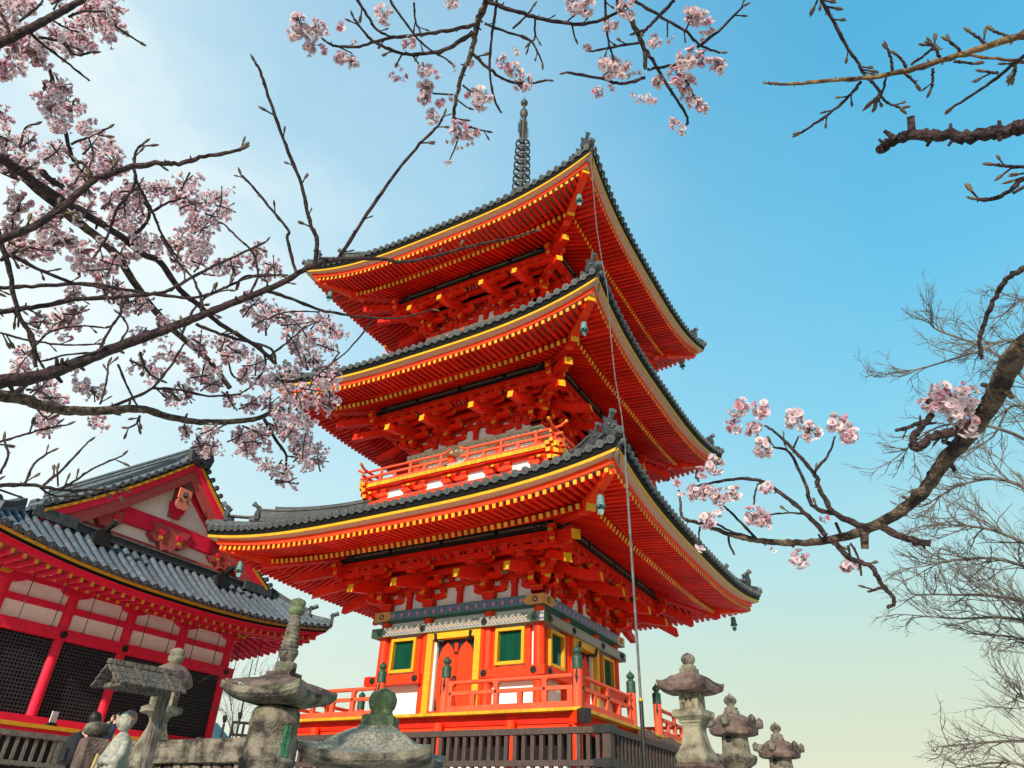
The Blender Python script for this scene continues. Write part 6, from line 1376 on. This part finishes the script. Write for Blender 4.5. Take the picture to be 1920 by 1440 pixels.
C6 = [(60, 60, 70), (30, 130, 60), (130, 230, 66), (70, 240, 56), (180, 270, 56), (60, 330, 56), (20, 370, 40), (510, 40, 66), (580, 40, 60), (540, 100, 66), (570, 150, 50), (490, 60, 56), (330, 170, 52), (420, 150, 56), (380, 210, 60), (430, 220, 46), (290, 190, 46), (110, 20, 56), (300, 5, 40), (250, 490, 52), (310, 440, 46), (270, 560, 56), (350, 520, 56), (370, 570, 46), (290, 640, 44), (150, 730, 48), (40, 720, 60), (20, 790, 50), (20, 590, 40), (150, 860, 64), (90, 850, 50), (290, 780, 56), (250, 800, 44), (430, 660, 42), (470, 750, 52), (550, 750, 42), (580, 830, 64), (520, 880, 60), (420, 880, 60), (350, 980, 56), (450, 960, 60), (690, 980, 60), (640, 1060, 62), (720, 1050, 56), (620, 1130, 56), (860, 970, 42), (950, 940, 54), (930, 1020, 56), (990, 1050, 54), (1060, 1040, 56), (1140, 1010, 46), (1160, 1070, 46), (1000, 1140, 60), (1040, 1180, 50), (1090, 1110, 44), (100, 1050, 62), (220, 1150, 56), (280, 1150, 46), (110, 1260, 56), (240, 1250, 60), (330, 1240, 56), (450, 1080, 56), (560, 1040, 50), (790, 970, 40), (920, 1250, 50), (1010, 1270, 56), (1060, 1280, 40), (430, 1280, 60), (780, 1250, 50), (660, 1160, 44), (700, 1200, 44)]
C7 = [(220, 130, 56), (100, 120, 56), (400, 190, 56), (500, 230, 62), (560, 200, 50), (600, 150, 56), (700, 90, 50), (560, 330, 56), (650, 390, 52), (720, 400, 46), (990, 120, 52), (1000, 200, 40), (900, 200, 44), (1100, 220, 52), (1160, 210, 52), (1280, 170, 52), (1370, 215, 44), (1340, 240, 40), (370, 350, 44), (310, 480, 56), (380, 450, 56), (210, 490, 48), (700, 560, 48), (820, 490, 42), (130, 650, 46), (100, 710, 46), (200, 820, 50), (270, 870, 52), (400, 800, 52), (470, 850, 44), (230, 970, 52), (240, 1020, 44), (480, 980, 44), (780, 740, 50), (850, 650, 52), (1000, 600, 50), (1010, 760, 66), (960, 740, 50), (930, 850, 52), (860, 850, 44), (1060, 800, 52), (1260, 410, 52), (1330, 450, 56), (1300, 490, 46), (1420, 470, 62), (1490, 500, 62), (1580, 490, 56), (1650, 520, 52), (1690, 545, 36), (1560, 570, 62), (1480, 610, 54), (1640, 620, 46), (1180, 640, 52), (1140, 660, 40), (1280, 700, 50), (1220, 760, 44), (1330, 790, 54), (1420, 800, 46), (1250, 900, 52), (1350, 900, 56), (1420, 930, 54), (1500, 880, 52), (1560, 830, 52), (1620, 790, 52), (1680, 760, 44), (1650, 850, 44), (1640, 910, 36), (1560, 920, 44), (1460, 740, 50), (1530, 690, 50), (1590, 690, 40), (930, 1035, 36), (1050, 1030, 44), (1200, 1060, 52), (1270, 1090, 60), (1230, 1120, 44), (1300, 1050, 50), (1380, 1010, 52), (1450, 1040, 58), (1520, 1090, 58), (1480, 1110, 46), (1580, 1130, 44), (1590, 1180, 44), (1540, 1210, 36), (1500, 1160, 40), (1335, 1200, 36), (1380, 1235, 42), (1430, 1290, 44), (1440, 1230, 36), (1060, 1120, 44), (1000, 1110, 36), (1480, 970, 50), (1540, 990, 44), (1440, 860, 40), (1150, 880, 44), (690, 700, 44), (1120, 590, 40), (60, 40, 56), (300, 60, 50)]
allc = [(*k6([(x, y)])[0], r/2.743) for x, y, r in C6]+[(*k7([(x, y)])[0], r/2.667) for x, y, r in C7]
allc.sort(key=lambda c: -c[2])
merged = MB()
for u, v, r in list(allc):
    for q_ in range(2):
        if random.random() < .75: a_ = random.uniform(0, 6.28); allc.append((u+cos(a_)*r*1.25, v+sin(a_)*r*1.25, -r*random.uniform(.5, .7)))
for i, (u, v, r) in enumerate(allc):
    dd = random.uniform(3.7, 4.6) if v > 250 else random.uniform(3.0, 3.9)
    if i < 100: put_cluster(LT, u, v, dd, r*.98, kinds=LM)
    else:
        me = random.choice(LM if r > 0 else LS); s = abs(r)*1.08*dd/FPX/(.055 if r > 0 else .042); Mx = Matrix.Translation(at3(u, v, dd)) @ Matrix.Rotation(random.uniform(0, 6), 4, 'Z') @ Matrix.Rotation(random.uniform(-.8, .8), 4, 'X') @ Matrix.Scale(s, 4)
        o_ = len(merged.v); merged.v += [tuple(Mx @ q_.co) for q_ in me.vertices]
        for mt in me.materials:
            if mt not in merged.mats: merged.mats.append(mt)
        for p in me.polygons: merged.f.append([o_+k_ for k_ in p.vertices]); merged.m.append(merged.mats.index(me.materials[p.material_index])); merged.s.append(True)
tw = MB(); random.seed(77)
for u, v, r in allc:
    if r < 0 or random.random() > .75: continue
    for q_ in range(2):
        a_ = random.gauss(-.3, 1.1); L_ = r*random.uniform(1.4, 2.6); dd = random.uniform(3.4, 4.4); c_ = random.uniform(-.35, .35)
        P_ = [at3(u+cos(a_+c_*f)*L_*(f-.55), v+sin(a_+c_*f)*L_*(f-.55), dd+.1*f) for f in (0, .3, .65, 1.0)]
        w_ = 1.5*dd/FPX; P_ = catmull(P_, 3); tw.tube(P_, [w_*(1.15-.6*i/len(P_)) for i in range(len(P_))], 5, BARK)
        if random.random() < .5: bud(tw, P_[-1], P_[-1]-P_[-2], 9*dd/FPX)
to_ = tw.build('fine_twigs', LT); to_['kind'] = 'stuff'
mo = merged.build('outlying_blossoms', LT); mo['kind'] = 'stuff'

# ---- bare pale trees beyond, right edge
def bare_tree(label, trunk_px, D, limbs, seed, group, tk=1.0, lv0=3):
    random.seed(seed); A = at(*trunk_px, D); t = thing('bare_tree', label, 'tree', (A.x, A.y, GZ), 0, group); o = Vector((A.x, A.y, GZ))
    top = A.z+3
    m = MB(); m.tube([(0, 0, -.1), (0, 0, .4), (.05, 0, (top-GZ)*.5), (0, .05, top-GZ)], [.34*tk, .25*tk, .18*tk, .06*tk], 10, TWIG); m.build('trunk', t)
    for L, w0 in limbs:
        mb = MB(); pts = catmull([at(u, v, D+random.uniform(-1.5, 1.5)) for u, v in L], 5); px = D/FPX
        m_r = [w0*px*.34*(1-.82*i/len(pts)) for i in range(len(pts))]
        mb.tube([p-o for p in pts], m_r, 5, TWIG)
        def grow(p, d, L_, w_, lv):
            n = 4; q_ = p; path = [p]; dd = Vector(d)
            for i in range(n):
                dd = (dd+Vector((random.gauss(0, .16), random.gauss(0, .16), random.gauss(.03, .16)))).normalized(); q_ = q_+dd*L_/n; path.append(q_)
            mb.tube([s-o for s in path], [max(.0035, w_*(1-.6*i/n)) for i in range(n+1)], 4, TWIG, False)
            if lv > 0:
                for i in range(1, n+1):
                    for s in range(1):
                        if random.random() < .72:
                            nd = (dd+Vector((random.gauss(0, .34), random.gauss(0, .34), random.gauss(.05, .32)))).normalized(); grow(path[i], nd, L_*random.uniform(.45, .72), w_*.66, lv-1)
        k = len(pts)
        for i in range(2, k-1):
            d = (pts[i+1]-pts[i]).normalized(); f = i/k
            for s in (0, 1):
                if random.random() < .6:
                    nd = (d+Vector((random.gauss(0, .5), random.gauss(0, .5), random.gauss(.08, .45)))).normalized(); grow(pts[i], nd, (1.7-.9*f)*random.uniform(.6, 1.1)*D/24, w0*px*.10, lv0)
        grow(pts[-1], (pts[-1]-pts[-2]).normalized(), .9*D/24, w0*px*.10, 3)
        mb.build('limb', t)
bare_tree('tall bare tree with pale fine twigs behind the thick cherry branch at the right edge', (2080, 1000), 24, [
    ([(2080, 1010), (1960, 760), (1860, 660), (1760, 620), (1740, 600)], 13), ([(2080, 900), (1980, 700), (1900, 640), (1830, 660), (1730, 690), (1665, 702)], 12), ([(2080, 1100), (1960, 860), (1860, 800), (1760, 800), (1690, 850)], 13),
    ([(2080, 1150), (1960, 950), (1880, 900), (1800, 910), (1740, 945)], 13), ([(2080, 1200), (1980, 1060), (1880, 1000), (1800, 985), (1740, 985)], 12), ([(2080, 1250), (1980, 1100), (1880, 1050), (1790, 1050), (1740, 1060)], 12), ([(2080, 800), (2000, 600), (1930, 560), (1880, 590)], 12), ([(2080, 950), (1980, 800), (1900, 760), (1860, 820), (1800, 850)], 11)], 5, 'bare trees at the right edge')
bare_tree('lower bare tree with drooping pale twigs above the right hand skyline', (2150, 1300), 27, [
    ([(2150, 1300), (2000, 1160), (1880, 1120), (1780, 1115), (1715, 1115)], 12), ([(2150, 1330), (2000, 1200), (1900, 1160), (1800, 1160), (1730, 1155)], 11), ([(2150, 1380), (2020, 1260), (1920, 1200), (1840, 1190)], 11)], 9, 'bare trees at the right edge')
bare_tree('small bare tree in the bottom right corner', (2080, 1500), 26, [
    ([(2080, 1480), (1980, 1400), (1900, 1390), (1820, 1395), (1760, 1400)], 10), ([(2080, 1450), (1980, 1350), (1920, 1310), (1900, 1290)], 10), ([(2080, 1520), (1960, 1450), (1880, 1430), (1800, 1440)], 9)], 13, 'bare trees at the right edge', 1.0, 2)
bare_tree('thin leafless sapling glimpsed between the hall corner and the tall lantern', (436, 1400), 30, [
    ([(436, 1400), (436, 1350), (432, 1310), (428, 1280)], 3), ([(436, 1380), (450, 1340), (470, 1320)], 2.5), ([(436, 1380), (424, 1340), (415, 1330)], 2.5)], 17, None, .25, 1)
